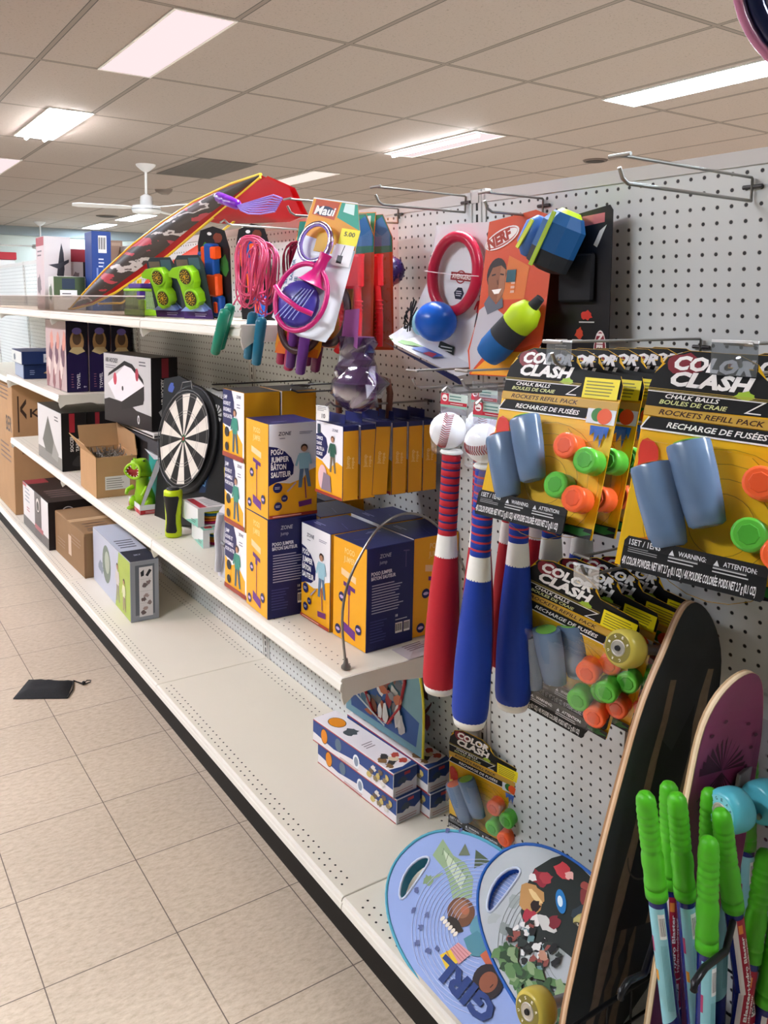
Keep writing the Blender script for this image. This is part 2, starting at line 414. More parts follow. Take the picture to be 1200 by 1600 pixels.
def fan(x, y, drop, a0, label):
    t = thing('ceiling_fan', label, 'fan', (x, y, CEIL)); wh = ink('#d8d6d6', .4); gr = ink('#8f9092', .4, .3)
    b = MB(); b.lathe([(.095, 0), (.09, -.015), (.05, -.05), (.02, -.07)][::-1], wh, 20); b.build('canopy', t)
    b = MB(); b.cyl((0, 0, -drop), (0, 0, -.05), .013, wh); b.build('downrod', t)
    b = MB(); b.lathe([(.06, -drop - .17), (.13, -drop - .155), (.14, -drop - .12), (.13, -drop - .09), (.06, -drop - .08), (.055, -drop), (.02, -drop + .02)], wh, 24); b.lathe([(.142, -drop - .13), (.142, -drop - .12)], gr, 24); b.build('motor', t)
    for k in range(3):
        a = a0 + k * 2 * PI / 3; c, s = math.cos(a), math.sin(a)
        b = MB(); b.T = Matrix.Rotation(a, 4, 'Z') @ Matrix.Translation((0, 0, -drop - .11)) @ Matrix.Rotation(.15, 4, 'X')
        b.prism([(.1, -.02), (.2, -.055), (.62, -.07), (.68, -.04), (.68, .04), (.62, .07), (.2, .055), (.1, .02)], [], -.004, .004, wh, wh, axes='xy'); b.build('blade', t)
fan(2.74, 7.95, 0.30, PI * .93, 'white three bladed ceiling fan hanging over the top shelf')
fan(3.3, 15.0, 0.30, 0.6, 'small distant ceiling fan at the left edge above the boxes')

# ================================================================ the gondola
def peg_mat():
    m, N, L, b = new_mat('perforated_hardboard')
    tc = N.new('ShaderNodeTexCoord'); sep = N.new('ShaderNodeSeparateXYZ'); L.new(tc.outputs['Object'], sep.inputs[0])
    def M_(op, a, v=None):
        n = N.new('ShaderNodeMath'); n.operation = op
        for i, q in enumerate((a, v)):
            if q is None: continue
            if isinstance(q, (int, float)): n.inputs[i].default_value = q
            else: L.new(q, n.inputs[i])
        return n.outputs[0]
    def off(c, o, k):   # signed distance to the nearest hole row, in metres
        return M_('MULTIPLY', M_('SUBTRACT', M_('FRACT', M_('ADD', M_('DIVIDE', M_('SUBTRACT', c, o), k), 0.5)), 0.5), k)
    dy = off(sep.outputs[1], 1.40697, 0.0254); dz = off(sep.outputs[2], WZ0, 0.0254 * 0.99852)
    d = M_('SQRT', M_('ADD', M_('MULTIPLY', dy, dy), M_('MULTIPLY', dz, dz)))
    hole = M_('LESS_THAN', d, 0.0031); rim = M_('LESS_THAN', d, 0.0040)
    n = N.new('ShaderNodeTexNoise'); n.inputs['Scale'].default_value = 3; L.new(tc.outputs['Object'], n.inputs['Vector'])
    cr = N.new('ShaderNodeValToRGB'); e = cr.color_ramp.elements; e[0].color = rgb('#c6cac9'); e[1].color = rgb('#d4d8d6'); L.new(n.outputs['Fac'], cr.inputs[0])
    a = N.new('ShaderNodeMixRGB'); L.new(rim, a.inputs[0]); L.new(cr.outputs[0], a.inputs[1]); a.inputs[2].default_value = rgb('#b3b2ae')
    c = N.new('ShaderNodeMixRGB'); L.new(hole, c.inputs[0]); L.new(a.outputs[0], c.inputs[1]); c.inputs[2].default_value = rgb('#121212')
    L.new(c.outputs[0], b.inputs['Base Color']); b.inputs['Roughness'].default_value = 0.5
    return m
PEG = peg_mat()
EDGE = [-1.0, 0.225, 1.428, 2.624, 3.85, 5.05, 6.25, 7.45]
g = thing('gondola_shelving', 'long off white gondola of pegboard panels, base deck and black kick plate', 'shelving', (1.3, 3.2, 0))
def gp(b, name): o = b.build(name, g); o.location = (-1.3, -3.2, 0); return o
TOPW = 1.708; BOTW = 0.10
for y0, y1 in zip(EDGE[:-1], EDGE[1:]):
    b = MB(); a, c = y0 + .014, y1 - .014
    b.add([(wx(BOTW), a, BOTW), (wx(BOTW), c, BOTW), (wx(TOPW + .022), c, TOPW + .022), (wx(TOPW + .022), a, TOPW + .022),
           (wx(BOTW) + .006, a, BOTW), (wx(BOTW) + .006, c, BOTW), (wx(TOPW + .022) + .006, c, TOPW + .022), (wx(TOPW + .022) + .006, a, TOPW + .022)],
          [(1, 0, 3, 2), (4, 5, 6, 7), (0, 1, 5, 4), (2, 3, 7, 6), (0, 4, 7, 3), (1, 2, 6, 5)], PEG)
    gp(b, 'pegboard_panel')
    b = MB(); z0, z1 = 1.728, 1.752
    b.add([(wx(z0) - .004, a - .008, z0), (wx(z0) - .004, c + .008, z0), (wx(z1) - .004, c + .008, z1), (wx(z1) - .004, a - .008, z1), (wx(z0) + .045, a - .008, z0), (wx(z0) + .045, c + .008, z0), (wx(z1) + .045, c + .008, z1), (wx(z1) + .045, a - .008, z1)],
          [(1, 0, 3, 2), (4, 5, 6, 7), (0, 1, 5, 4), (2, 3, 7, 6), (0, 4, 7, 3), (1, 2, 6, 5)], ink('#c9c7c4', .4))
    gp(b, 'top_rail')
for y in EDGE:
    b = MB(); z0, z1 = .02, 1.757; UP = ink('#cfcfcb', .45); DKS = ink('#26251f', .6)
    def slab(a, c, d0, z0, z1, mt):
        b.add([(wx(z0) - d0, a, z0), (wx(z0) - d0, c, z0), (wx(z1) - d0, c, z1), (wx(z1) - d0, a, z1), (wx(z0) + .012, a, z0), (wx(z0) + .012, c, z0), (wx(z1) + .012, c, z1), (wx(z1) + .012, a, z1)],
              [(1, 0, 3, 2), (4, 5, 6, 7), (0, 1, 5, 4), (2, 3, 7, 6), (0, 4, 7, 3), (1, 2, 6, 5)], mt)
    slab(y - .016, y + .030, .001, z0, z1, UP); slab(y - .018, y - .013, .004, z0, z1, UP); slab(y + .028, y + .032, .004, z0, z1, UP)
    slab(y - .004, y - .001, .0025, z0, z1, ink('#9c9c98', .5))
    n = 66
    for k in range(n):
        z = .06 + k * .0254
        slab(y + .010, y + .0165, .0016, z, z + .017, DKS)
    gp(b, 'upright')
for y0, y1 in zip(EDGE[:-1], EDGE[1:]):
    b = MB(); xf = .915
    b.box(xf + .004, y0 + .001, DECK - .012, wx(DECK) - .002, y1 - .001, DECK, CREAM, .0015)
    # rolled front lip
    pr = [(xf + .006, DECK), (xf, DECK - .003), (xf - .002, DECK - .010), (xf + .002, DECK - .013), (xf - .001, DECK - .017), (xf - .003, DECK - .029), (xf + .002, DECK - .034), (xf + .010, DECK - .034), (xf + .010, DECK - .006)]
    b.loft([[(p[0], y0 + .0015, p[1]) for p in pr], [(p[0], y1 - .0015, p[1]) for p in pr]], CREAMLIP, False)
    dk = ink('#1f1c17', .7); f = Face(b, (0, 0, DECK), (1, 0, 0), (0, 1, 0))
    for xx, so in ((.936, 0), (.957, .012), (wx(DECK) - .045, 0), (wx(DECK) - .066, .012)):
        k = 0
        while y0 + .035 + k * .0254 + so < y1 - .03:
            f.disc(xx, y0 + .035 + k * .0254 + so, .0030, dk, n=8); f.k -= .00012; k += 1
    gp(b, 'base_deck')
    b = MB(); b.box(.985, y0, 0, 1.0, y1, DECK - .012, ink('#15130f', .6)); gp(b, 'kick_plate')

def shelf(y0, y1, xf, z, label, h=.034, group=None, near_end=True, droop=.0):
    t = thing('wall_shelf', label, 'shelf', (xf, (y0 + y1) / 2, z), group=group)
    L_ = (y1 - y0) / 2; xb = wx(z) - .002 - xf
    b = MB(); b.box(.004, -L_ + .002, -.014, xb, L_ - .002, 0, CREAM, .0012)
    f = Face(b, (0, 0, 0), (1, 0, 0), (0, 1, 0)); dk = ink('#1f1c17', .7)
    for xx, so in ((.030, 0), (.052, .012), (xb - .03, 0), (xb - .052, .012)):
        k = 0
        while -L_ + .04 + k * .0254 + so < L_ - .03:
            f.disc(xx, -L_ + .04 + k * .0254 + so, .0022, dk, n=6); f.k -= .00012; k += 1
    b.build('shelf_panel', t)
    pr = [(.008, 0), (0, -.002), (-.003, -.007), (.001, -.010), (-.002, -.014), (-.004, -h + .006), (0, -h), (.012, -h), (.012, -.004)]
    b = MB(); b.loft([[(p[0], -L_ + .001, p[1]) for p in pr], [(p[0], L_ - .001, p[1]) for p in pr]], CREAMLIP, False); b.build('price_channel', t)
    for yy in (-L_, L_ - .003):
        b = MB(); pts = [(.0, -.001), (xb, -.001), (xb, -.075), (xb - .03, -.075), (.14, -h - .006), (.03, -h - .012), (.006, -h - .028), (0, -h - .010)]
        b.prism(pts, [], yy, yy + .003, CREAMLIP, CREAMLIP); b.build('bracket', t)
    return t
shelf(1.428, 2.622, .907, MID, 'middle off white shelf, nearest section, under the yellow and navy boxes')
shelf(2.626, 3.848, .907, MID, 'middle off white shelf section under the dinosaur toy and open carton')
shelf(3.852, 5.0, .907, MID, 'farthest middle shelf section under the black football table box')
shelf(3.852, 5.05, .907, SH3, 'short off white shelf carrying the purple tube boxes')
shelf(1.87, 2.622, .88, TOPZ, 'top off white shelf section under the green launcher toys')
shelf(2.626, 3.848, .88, TOPZ, 'top off white shelf section with clear fence under the red kite bag')
shelf(3.852, 5.05, .88, TOPZ, 'top off white shelf section under the tall blue box')
shelf(5.052, 6.25, .88, TOPZ, 'farthest top shelf section at the left edge of the photo')
shelf(5.052, 6.25, .907, SH3 - .02, 'far shelf over the tall brown cartons at left')
for y0, y1, lb in ((2.60, 3.85, 'clear plastic shelf fence in front of the bug catcher'), (3.86, 5.05, 'clear plastic shelf fence before the drone boxes'), (5.06, 6.25, 'clear plastic shelf fence at the left edge')):
    t = thing('shelf_fence', lb, 'shelf divider', (.884, (y0 + y1) / 2, TOPZ)); L_ = (y1 - y0) / 2
    b = MB(); b.box(0, -L_, 0, .002, L_, .068, clear_mat('tinted_fence_plastic', '#dccfc6', .05, .08, .12)); b.build('fence_panel', t)
    b = MB(); b.box(-.001, -L_, .066, .003, L_, .070, ink('#c8bdb4', .3)); b.build('rim', t)

# bent wire arch standing at the shelf corner
P0 = Vector((.938, 1.462, MID + .003))
ctl = [P0] + [Vector((x, 1.462, z)) for x, z in ((.927, .817), (.939, .894), (.975, .960), (1.016, 1.008), (1.068, 1.032), (1.121, 1.029), (1.168, 1.005), (1.217, .960), (1.258, .900), (1.285, .82), (1.292, .708))]
b = MB(); pts = []
for i in range(len(ctl) - 1):
    p0_, p1_, p2_, p3_ = ctl[max(i - 1, 0)], ctl[i], ctl[i + 1], ctl[min(i + 2, len(ctl) - 1)]
    for k in range(4):
        u_ = k / 4; pts.append(.5 * ((2 * p1_) + (p2_ - p0_) * u_ + (2 * p0_ - 5 * p1_ + 4 * p2_ - p3_) * u_ * u_ + (3 * p1_ - p0_ - 3 * p2_ + p3_) * u_ ** 3))
pts.append(ctl[-1])
t = thing('wire_arch', 'bent grey wire arch rising from the corner of the middle shelf', 'wire', tuple(P0))
b.tube([tuple(Vector(p) - P0) for p in pts], .003, WIRE); b.build('wire', t)
b = MB(); b.lathe([(.011, 0), (.011, .004), (.006, .010), (.004, .022)], WIRE, 12); b.build('foot', t)

# ---------------------------------------------------------------- peg hooks
def hook_meshes(kind, L_):
    """local frame: back plate at the origin, wires run towards -x"""
    out = []
    if kind == 'double':
        b = MB(); b.tube([(-.003, 0, -.018), (-L_ + .02, 0, -.018), (-L_ + .008, 0, -.012), (-L_, 0, .002)], .0028, WIRE); out.append(('prong', b))
        b = MB(); b.tube([(-.003, .0, -.018), (-.003, 0, .016), (-.006, 0, .018), (-L_, 0, .018)], .0023, WIRE); out.append(('tag_wire', b))
        b = MB(); b.cyl((-L_, -.018, .018), (-L_, .018, .018), .0028, WIRE, n=8); out.append(('crossbar', b))
        b = MB(); b.cyl((-.001, -.016, .004), (-.001, .016, .004), .0035, WIREDK, n=8); out.append(('clip', b))
    elif kind == 'single':
        b = MB(); b.tube([(0, 0, -.01), (-.004, 0, 0), (-L_ + .035, 0, 0), (-L_ + .022, 0, .003), (-L_ + .012, 0, .012), (-L_, 0, .004)], .0027, WIRE); out.append(('prong', b))
        b = MB(); b.cyl((-.001, -.014, 0), (-.001, .014, 0), .0035, WIREDK, n=8); out.append(('clip', b))
    elif kind == 'loop':
        b = MB(); b.tube([(-L_, 0, .0), (-.008, 0, .0), (-.002, 0, -.004), (-.002, 0, -.014), (-.008, 0, -.018), (-L_ + .02, 0, -.018), (-L_, 0, -.010)], .0025, WIREDK); out.append(('prong', b))
        b = MB(); b.cyl((-.001, -.014, -.01), (-.001, .014, -.01), .0032, WIREDK, n=8); out.append(('clip', b))
    return out
def hook(y, z, L_, kind, label, yaw=0.0):
    t = thing('peg_hook', label, 'hook', (wx(z) - .003, y, z), (0, 0, yaw))
    for n, m_ in hook_meshes(kind, L_): m_.build(n, t)
    return t
hook(.785, 1.69, .325, 'double', 'large empty double wire hook at the top right of the pegboard', .02)
hook(1.235, 1.70, .16, 'double', 'short wire hook above the orange rocket toy card')
hook(1.475, 1.728, .25, 'double', 'double wire hook above the white card with the red ring')
hook(1.735, 1.722, .32, 'double', 'double wire hook above the clear rings toy card')
hook(2.03, 1.70, .36, 'single', 'wire hook carrying the pink skipping ropes')
hook(2.215, 1.262, .33, 'loop', 'empty dark wire hook above the yellow boxes at left')
hook(1.83, 1.293, .28, 'loop', 'dark wire hook carrying the purple bag')
hook(1.628, 1.262, .30, 'single', 'wire hook carrying the row of hanging yellow boxes')
hook(1.19, 1.338, .31, 'single', 'wire hook carrying the red foam bats')
hook(1.062, 1.330, .34, 'single', 'wire hook carrying the blue foam bats')
hook(1.32, 1.352, .28, 'double', 'empty double wire hook above the red foam bats')
hook(1.18, 1.362, .27, 'double', 'empty double wire hook above the blue foam bats')
hook(.868, 1.432, .36, 'double', 'wire hook holding the row of chalk ball packs beside the bats')
hook(.560, 1.445, .38, 'double', 'wire hook holding the large chalk ball pack at the right edge')
hook(.915, 1.072, .24, 'double', 'wire hook holding the lower slanted chalk ball packs')
def tagplate(loc, rot, label, w_=.042, h=.036, paper=False):
    t = thing('price_tag_holder', label, 'tag holder', loc, rot)
    b = MB(); b.box(-w_ / 2, -.001, -h, w_ / 2, .001, 0, ink('#f1f0ee', .4) if paper else HAZY)
    if paper:
        f = Face(b, (-w_ / 2, -.001, -h), (1, 0, 0), (0, 0, 1)); f.copy(.004, .022, w_ - .006, .033, 3, '#8a8a8a'); f.text('10', .018, .006, .010, '#5a5a5a')
    b.build('plate', t)
    b = MB(); b.box(-w_ / 2, -.003, -.002, w_ / 2, .002, .001, ink('#e9ebee', .2)); b.build('rim', t)
tagplate((.925, .868, 1.452), (0, 0, R(-80)), 'clear price tag holder over the chalk ball pack beside the bats')
tagplate((.885, .562, 1.466), (0, 0, R(-70)), 'clear price tag holder over the chalk ball pack at right edge', .05, .04)
tagplate((1.062, .915, 1.072), (R(5), 0, R(-75)), 'clear price tag holder over the lower slanted chalk ball pack', .046, .036)
tagplate((.985, 1.65, 1.262), (0, 0, R(-75)), 'white price tag above the hanging yellow boxes', .040, .034, True)

# ================================================================ chalk ball blister packs
YEL, ORA = '#f2bd12', '#e8a318'
def pack_meshes(front=True):
    out = []
    b = MB()
    o = [(-.1, -.27), (.1, -.27), (.1, -.05), (.094, -.036), (.03, -.030), (.018, -.012), (-.005, -.002), (-.06, -.002), (-.085, -.012), (-.097, -.034), (-.1, -.05)]
    slot = [(-.014, -.012), (.014, -.012), (.014, -.018), (-.014, -.018)]
    b.prism(o, [slot], 0, .0012, ink(YEL, .35, 0, .2), ink('#d9a90f', .5), ink('#2b2b2d', .6))
    f = Face(b, (0, 0, 0), (1, 0, 0), (0, 0, 1))
    blk = ink('#101011', .6)
    f.poly([(-.1, -.076), (.1, -.070), (.1, -.05), (.094, -.036), (.03, -.030), (.018, -.0195), (-.085, -.0195), (-.097, -.034), (-.1, -.05)], blk)
    f.poly([(.016, -.012), (-.005, -.0025), (-.06, -.0025), (-.084, -.012)], blk); f.k -= .00012
    f.poly([(-.084, -.012), (-.014, -.012), (-.014, -.02), (-.088, -.02)], blk); f.poly([(.014, -.012), (.018, -.012), (.019, -.02), (.014, -.02)], blk)
    f.blob(-.062, -.020, .020, '#7c1f2c', .014, 3, .2)
    f.text('COLOR', -.075, -.026, .016, '#f3f0ee', .088, 0, .25, .05); f.text('CLASH', -.076, -.046, .0165, '#f3f0ee', .094, 0, .25, .05)
    f.blob(.010, -.050, .012, '#9fc23a', .005, 4, .4)
    for q in (-.0525, -.0545): f.rect(-.1, q, .035, q + .0007, '#b9a24a')
    f.poly([(-.1, -.0565), (.03, -.0565), (.012, -.0705), (.030, -.0705), (.030, -.0690), (.016, -.0690), (.034, -.0553), (-.1, -.0553)], '#f0eeea')
    f.text('CHALK BALLS', -.078, -.063, .0052, '#f5f3ef', .062, 0, .25, .02); f.text('BOULES DE CRAIE', -.084, -.0705, .0052, '#d8dc9a', .078, 0, .25, .02)
    f.rect(-.1, -.0865, .1, -.0745, '#c9a040'); f.text('ROCKETS REFILL PACK', -.082, -.0835, .0062, '#3a1d12', .118, 0, .25, .02)
    f.poly([(-.09, -.0875), (.062, -.0875), (.052, -.103), (-.1, -.103), (-.1, -.1015)], blk); f.text('RECHARGE DE FUSÉES', -.070, -.0985, .0066, '#f5f3ef', .112, 0, .25, .02)
    f.poly([(-.1, -.1045), (.056, -.1045), (.054, -.1025), (-.1, -.1025)], '#f4f2ee'); f.line((-.092, -.088), (-.1, -.1025), .0016, '#f4f2ee')
    f.rect(.040, -.072, .096, -.042, '#f3e21c'); f.copy(.044, -.069, .090, -.045, 5, '#8d8420', 5)
    f.rect(.055, -.108, .1, -.0865, '#dfe6ea'); f.disc(.072, -.095, .010, '#2d7a2c'); f.disc(.083, -.0965, .0115, '#e8571c')
    f.poly([(.064, -.111), (.094, -.111), (.092, -.128), (.088, -.120), (.084, -.142), (.080, -.122), (.074, -.135), (.072, -.120), (.066, -.126)], '#1f63c4')
    f.blob(-.085, -.135, .016, '#d9341f', .022, 8, .35); f.blob(-.060, -.24, .02, '#e07b1c', .012, 9, .3)
    for k in range(4): f.ring(.01, -.20, .035 + k * .017, .0358 + k * .017, '#a8820c', 24)
    f.line((.03, -.12), (.055, -.14), .0008, '#a8820c'); f.line((.055, -.14), (.09, -.128), .0008, '#a8820c')
    f.rect(.04, -.27, .1, -.255, '#1b1b1d'); f.blob(.07, -.262, .025, '#2c6a2f', .006, 2, .3)
    out.append(('backing_card', b, None))
    # two pale blue pouches
    for k, (x, z, a) in enumerate(((-.018, -.160, .20), (-.054, -.192, .20))):
        q = MB(); sl = '#627a97'; s_ = ink(sl, .25, 0, .4, .06, 60)
        q.T = Matrix.Translation((x, -.020, z)) @ Matrix.Rotation(-.40, 4, 'Y') @ Matrix.Scale(1.0, 4)
        prof = [(.0245, .016, .048), (.0255, .017, .044), (.0250, .017, .01), (.0225, .015, -.03), (.0205, .013, -.046), (.016, .009, -.049)]
        rings = [[(rx * math.cos(2 * PI * i / 18), ry * math.sin(2 * PI * i / 18), zz) for i in range(18)] for rx, ry, zz in prof[::-1]]
        q.loft(rings, s_); q.T = q.T @ Matrix.Translation((0, 0, .0483)); q.lathe([(.0170, 0), (.0170, .0012)], ink('#6fae4a' if k == 0 else '#c9582c', .3), 18)
        out.append(('powder_pouch', q, 'slate blue powder pouch'))
    for x, z, c, c2, nm in ((.048, -.148, '#ff6a35', '#ee5a28', 'orange chalk cap'), (.084, -.164, '#5fc13f', '#4aa930', 'green chalk cap'), (.046, -.205, '#5fc13f', '#4aa930', 'green chalk cap'), (.078, -.219, '#ff6a35', '#ee5a28', 'orange chalk cap')):
        q = MB(); mt = gloss(c, .3); m2 = gloss(c2, .35)
        q.lathe([(.0158, 0), (.0185, .004), (.0178, .020), (.0190, .022), (.0185, .030), (.0155, .0315)], mt, 20, (x, -.002, z), (0, -1, 0))
        q.lathe([(.0118, 0), (.0108, .0012)], m2, 8, (x, -.0335, z), (0, -1, 0), smooth=False)
        out.append(('chalk_cap', q, nm))
    q = MB(); A = (-.094, -.252); Bq = (.090, -.112); d = -.036
    # one open shell: front window and sloping sides
    q.loft([[(A[0], 0, A[1]), (Bq[0], 0, A[1]), (Bq[0], 0, Bq[1]), (A[0], 0, Bq[1])], [(A[0] + .008, d, A[1] + .006), (Bq[0] - .008, d, A[1] + .006), (Bq[0] - .008, d, Bq[1] - .01), (A[0] + .008, d, Bq[1] - .01)]], CLEAR, False, False)
    q.add([(A[0] + .008, d, A[1] + .006), (Bq[0] - .008, d, A[1] + .006), (Bq[0] - .008, d, Bq[1] - .01), (A[0] + .008, d, Bq[1] - .01)], [(0, 1, 2, 3)], CLEAR)
    out.append(('clear_blister', q, None))
    q = MB(); o = [(-.094, -.272), (.055, -.272), (.058, -.268), (.058, -.238), (.055, -.234), (-.092, -.234), (-.096, -.240), (-.096, -.268)]
    o = [(x_ + .012, z_) for x_, z_ in o]
    q.prism(o, [], -.028, -.025, blk, blk); q.add([(-.082, -.027, -.270), (.067, -.027, -.270), (.070, 0, -.270), (-.082, 0, -.270)], [(0, 1, 2, 3)], blk)
    f = Face(q, (.016, -.028, 0), (1, 0, 0), (0, 0, 1))
    f.text('1SET / 1ENS', -.094, -.2435, .0065, '#e6e6e6', .036); f.copy(-.094, -.2525, -.060, -.2455, 3, '#9c9c9c', 2)
    f.poly([(-.048, -.2455), (-.042, -.2455), (-.045, -.2395)], '#e6e6e6'); f.text('WARNING:', -.038, -.2445, .0052, '#e6e6e6', .030); f.copy(-.048, -.2535, -.010, -.246, 2, '#c9c9c9', 3)
    f.poly([(.000, -.2455), (.006, -.2455), (.003, -.2395)], '#e6e6e6'); f.text('ATTENTION:', .010, -.2445, .0052, '#e6e6e6', .034); f.copy(.000, -.2535, .050, -.246, 2, '#c9c9c9', 4)
    f.text('4X COLOR POWDER: NET WT 2.7 g (0.1 OZ) / 4X POUDRE COLORÉE: POIDS NET 2.7 g (0.1 OZ)', -.098, -.2665, .0088, '#ededed', .144)
    out.append(('bottom_label', q, None))
    return out
def make_pack(label, loc, rot, group=None):
    t = thing('chalk_ball_pack', label, 'toy pack', loc, rot, group)
    for n, b, l in pack_meshes():
        o = b.build(n, t)
        if l: o['label'] = l
    return t
p1 = make_pack('front yellow and black chalk ball pack beside the blue bats', (.945, .868, 1.440), (R(-17), R(0), R(-80)))
for k in range(1, 7):
    dup(p1, (.945 + .043 * k, .868 - .004 * k, 1.438), (R(-16 + 1.3 * k), 0, R(-80 - (k % 3) * 2)), 'chalk ball pack hidden behind the front one beside the blue bats')['group'] = 'chalk ball packs behind the front one beside the bats'
p2 = dup(p1, (.900, .560, 1.452), (R(-17), R(2), R(-72)), 'largest chalk ball pack, cut by the right edge of the photo')
for k in range(1, 5):
    dup(p1, (.905 + .055 * k, .560 - .012 * k, 1.450), (R(-14 + 1.3 * k), 0, R(-76)), 'chalk ball pack behind the largest one at the right edge')['group'] = 'chalk ball packs behind the one at the right edge'
p3 = dup(p1, (1.085, .932, 1.046), (R(8), R(14), R(-68)), 'slanted lower chalk ball pack partly covered by the yellow wheels', (1.06, 1.06, 1.06))
for k in range(1, 4):
    dup(p1, (1.085 + .040 * k, .932 - .012 * k, 1.050), (R(4), R(13 - k), R(-70)), 'chalk ball pack stacked behind the slanted lower one')['group'] = 'chalk ball packs behind the slanted lower one'
dup(p1, (1.300, 1.408, .462), (R(7), R(3), R(-74)), 'loose chalk ball pack standing on the base deck against the pegboard')

# ================================================================ foam bats with baseballs
def bat_meshes(body, dark, stripe):
    out = []; m_ = ink(body, .55, 0, 0, .04, 40); d_ = ink(stripe, .5); wht = ink('#ecebe4', .4)
    b = MB(); b.lathe([(.018, -.462), (.027, -.459), (.0312, -.449), (.0328, -.435), (.0328, -.38), (.0322, -.345), (.0292, -.285), (.0250, -.232), (.0215, -.196)], m_, 26); out.append(('foam_barrel', b, None))
    b = MB(); b.lathe([(.012, -.468), (.027, -.466), (.030, -.456), (.029, -.448)], wht, 24); out.append(('end_cap', b, 'white end cap'))
    b = MB(); b.lathe([(.0218, -.198), (.0195, -.17), (.0180, -.156)], wht, 22); out.append(('collar', b, 'white collar'))
    b = MB(); prof = []
    for k in range(11):
        z = -.158 + k * .0142
        prof += [(.0160, z), (.0178, z + .002), (.0178, z + .0115), (.0160, z + .0135)]
    b.lathe(prof, ink(body, .6), 20)
    for k in range(10): b.lathe([(.0176, -.0018), (.0182, 0), (.0176, .0018)], d_, 20, (0, 0, -.158 + (k + 1) * .0142 - .0005), (.05, 0, 1))
    out.append(('wrapped_grip', b, 'grip wrapped in contrasting stripes'))
    b = MB(); b.lathe([(.019, -.002), (.022, .001), (.019, .005)], wht, 20); out.append(('knob', b, None))
    b = MB(); b.lathe([(.010, -.003), (.034, -.002), (.040, .004), (.041, .022), (.038, .056), (.022, .078), (.012, .086)], CLEAR, 20, cap=False); b.box(-.030, -.001, .072, .030, .001, .125, BAG); b.box(-.026, -.018, -.022, .026, .0, -.0205, CLEAR); out.append(('clear_bubble', b, None))
    b = MB(); b.box(-.031, -.0015, .084, .031, -.0008, .110, ink('#cfe0da', .3)); f = Face(b, (-.031, -.0015, .084), (1, 0, 0), (0, 0, 1))
    f.rect(0, .0, .062, .0045, '#8fb9a9'); f.rect(0, .0045, .062, .011, '#b8283a'); f.rect(.001, .004, .019, .0255, '#c93b4c'); f.disc(.010, .017, .0065, '#f3efee'); f.rect(.006, .014, .014, .0165, '#8a2230'); f.copy(.022, .013, .05, .024, 2, '#5d8d86', 6); f.copy(.024, .006, .055, .0095, 1, '#f0d9dc', 6)
    out.append(('header_card', b, None))
    return out
def ball_thing(loc, rot, label, group):
    t = thing('baseball', label, 'ball', loc, rot, group); b = MB(); b.sphere((0, 0, 0), .0345, ink('#efeeee', .5, 0, 0, .03, 80), 24); b.build('cover', t)
    b = MB(); red = ink('#a32a35', .5)
    for s in (1,):
        for k in range(-9, 10):
            a = k * .13; r_ = .0350
            def sp(x, z): 
                y = -math.sqrt(max(0, r_ * r_ - x * x - z * z)); return (x, y, z)
            z = math.sin(a) * .033; x0 = -.004 + .012 * math.cos(a)
            b.tube([sp(x0 - .008, z + .003), sp(x0, z), sp(x0 + .008, z + .003)], .0008, red, 4)
    b.build('stitching', t)
    return t
def bat(kind, loc, rot, label, group):
    t = thing('foam_bat', label, 'bat', loc, rot, group)
    for n, b, l in bat_meshes(*kind):
        o = b.build(n, t)
        if l: o['label'] = l
    return t
RED = ('#b8202e', '#8c1620', '#27306f'); BLU = ('#173a9c', '#102a70', '#c23a4a')
ZB = 1.228
r1 = bat(RED, (.985, 1.180, ZB), (R(-1), R(1), R(-78)), 'front red foam bat with navy grip stripes', None)
ba = ball_thing((.983, 1.190, ZB + .040), (0, R(10), R(-62)), 'white baseball in the bubble above the front red bat', None)
for k, (x, y) in enumerate(((1.065, 1.183), (1.14, 1.178), (1.21, 1.172))):
    dup(r1, (x, y, ZB + .004), (0, 0, R(-80)), 'red foam bat hanging behind the front red one', )['group'] = 'red foam bats behind the front one'
    dup(ba, (x, y, ZB + .044), (0, R(70 * k), R(-60)), 'baseball packed above a red bat behind the front one')['group'] = 'baseballs above the rear red bats'
b1 = bat(BLU, (.955, 1.052, 1.226), (R(-1), R(1.5), R(-72)), 'front royal blue foam bat with red grip stripes', None)
dup(ba, (.953, 1.055, 1.267), (0, R(78), R(-60)), 'white baseball in the bubble above the front blue bat')
for k, (x, y) in enumerate(((1.035, 1.048), (1.11, 1.040), (1.185, 1.034))):
    dup(b1, (x, y, 1.240), (0, 0, R(-80)), 'blue foam bat hanging behind the front blue one')['group'] = 'blue foam bats behind the front one'
    dup(ba, (x, y, 1.281), (0, R(50 * k), R(-60)), 'baseball packed above a blue bat behind the front one')['group'] = 'baseballs above the rear blue bats'

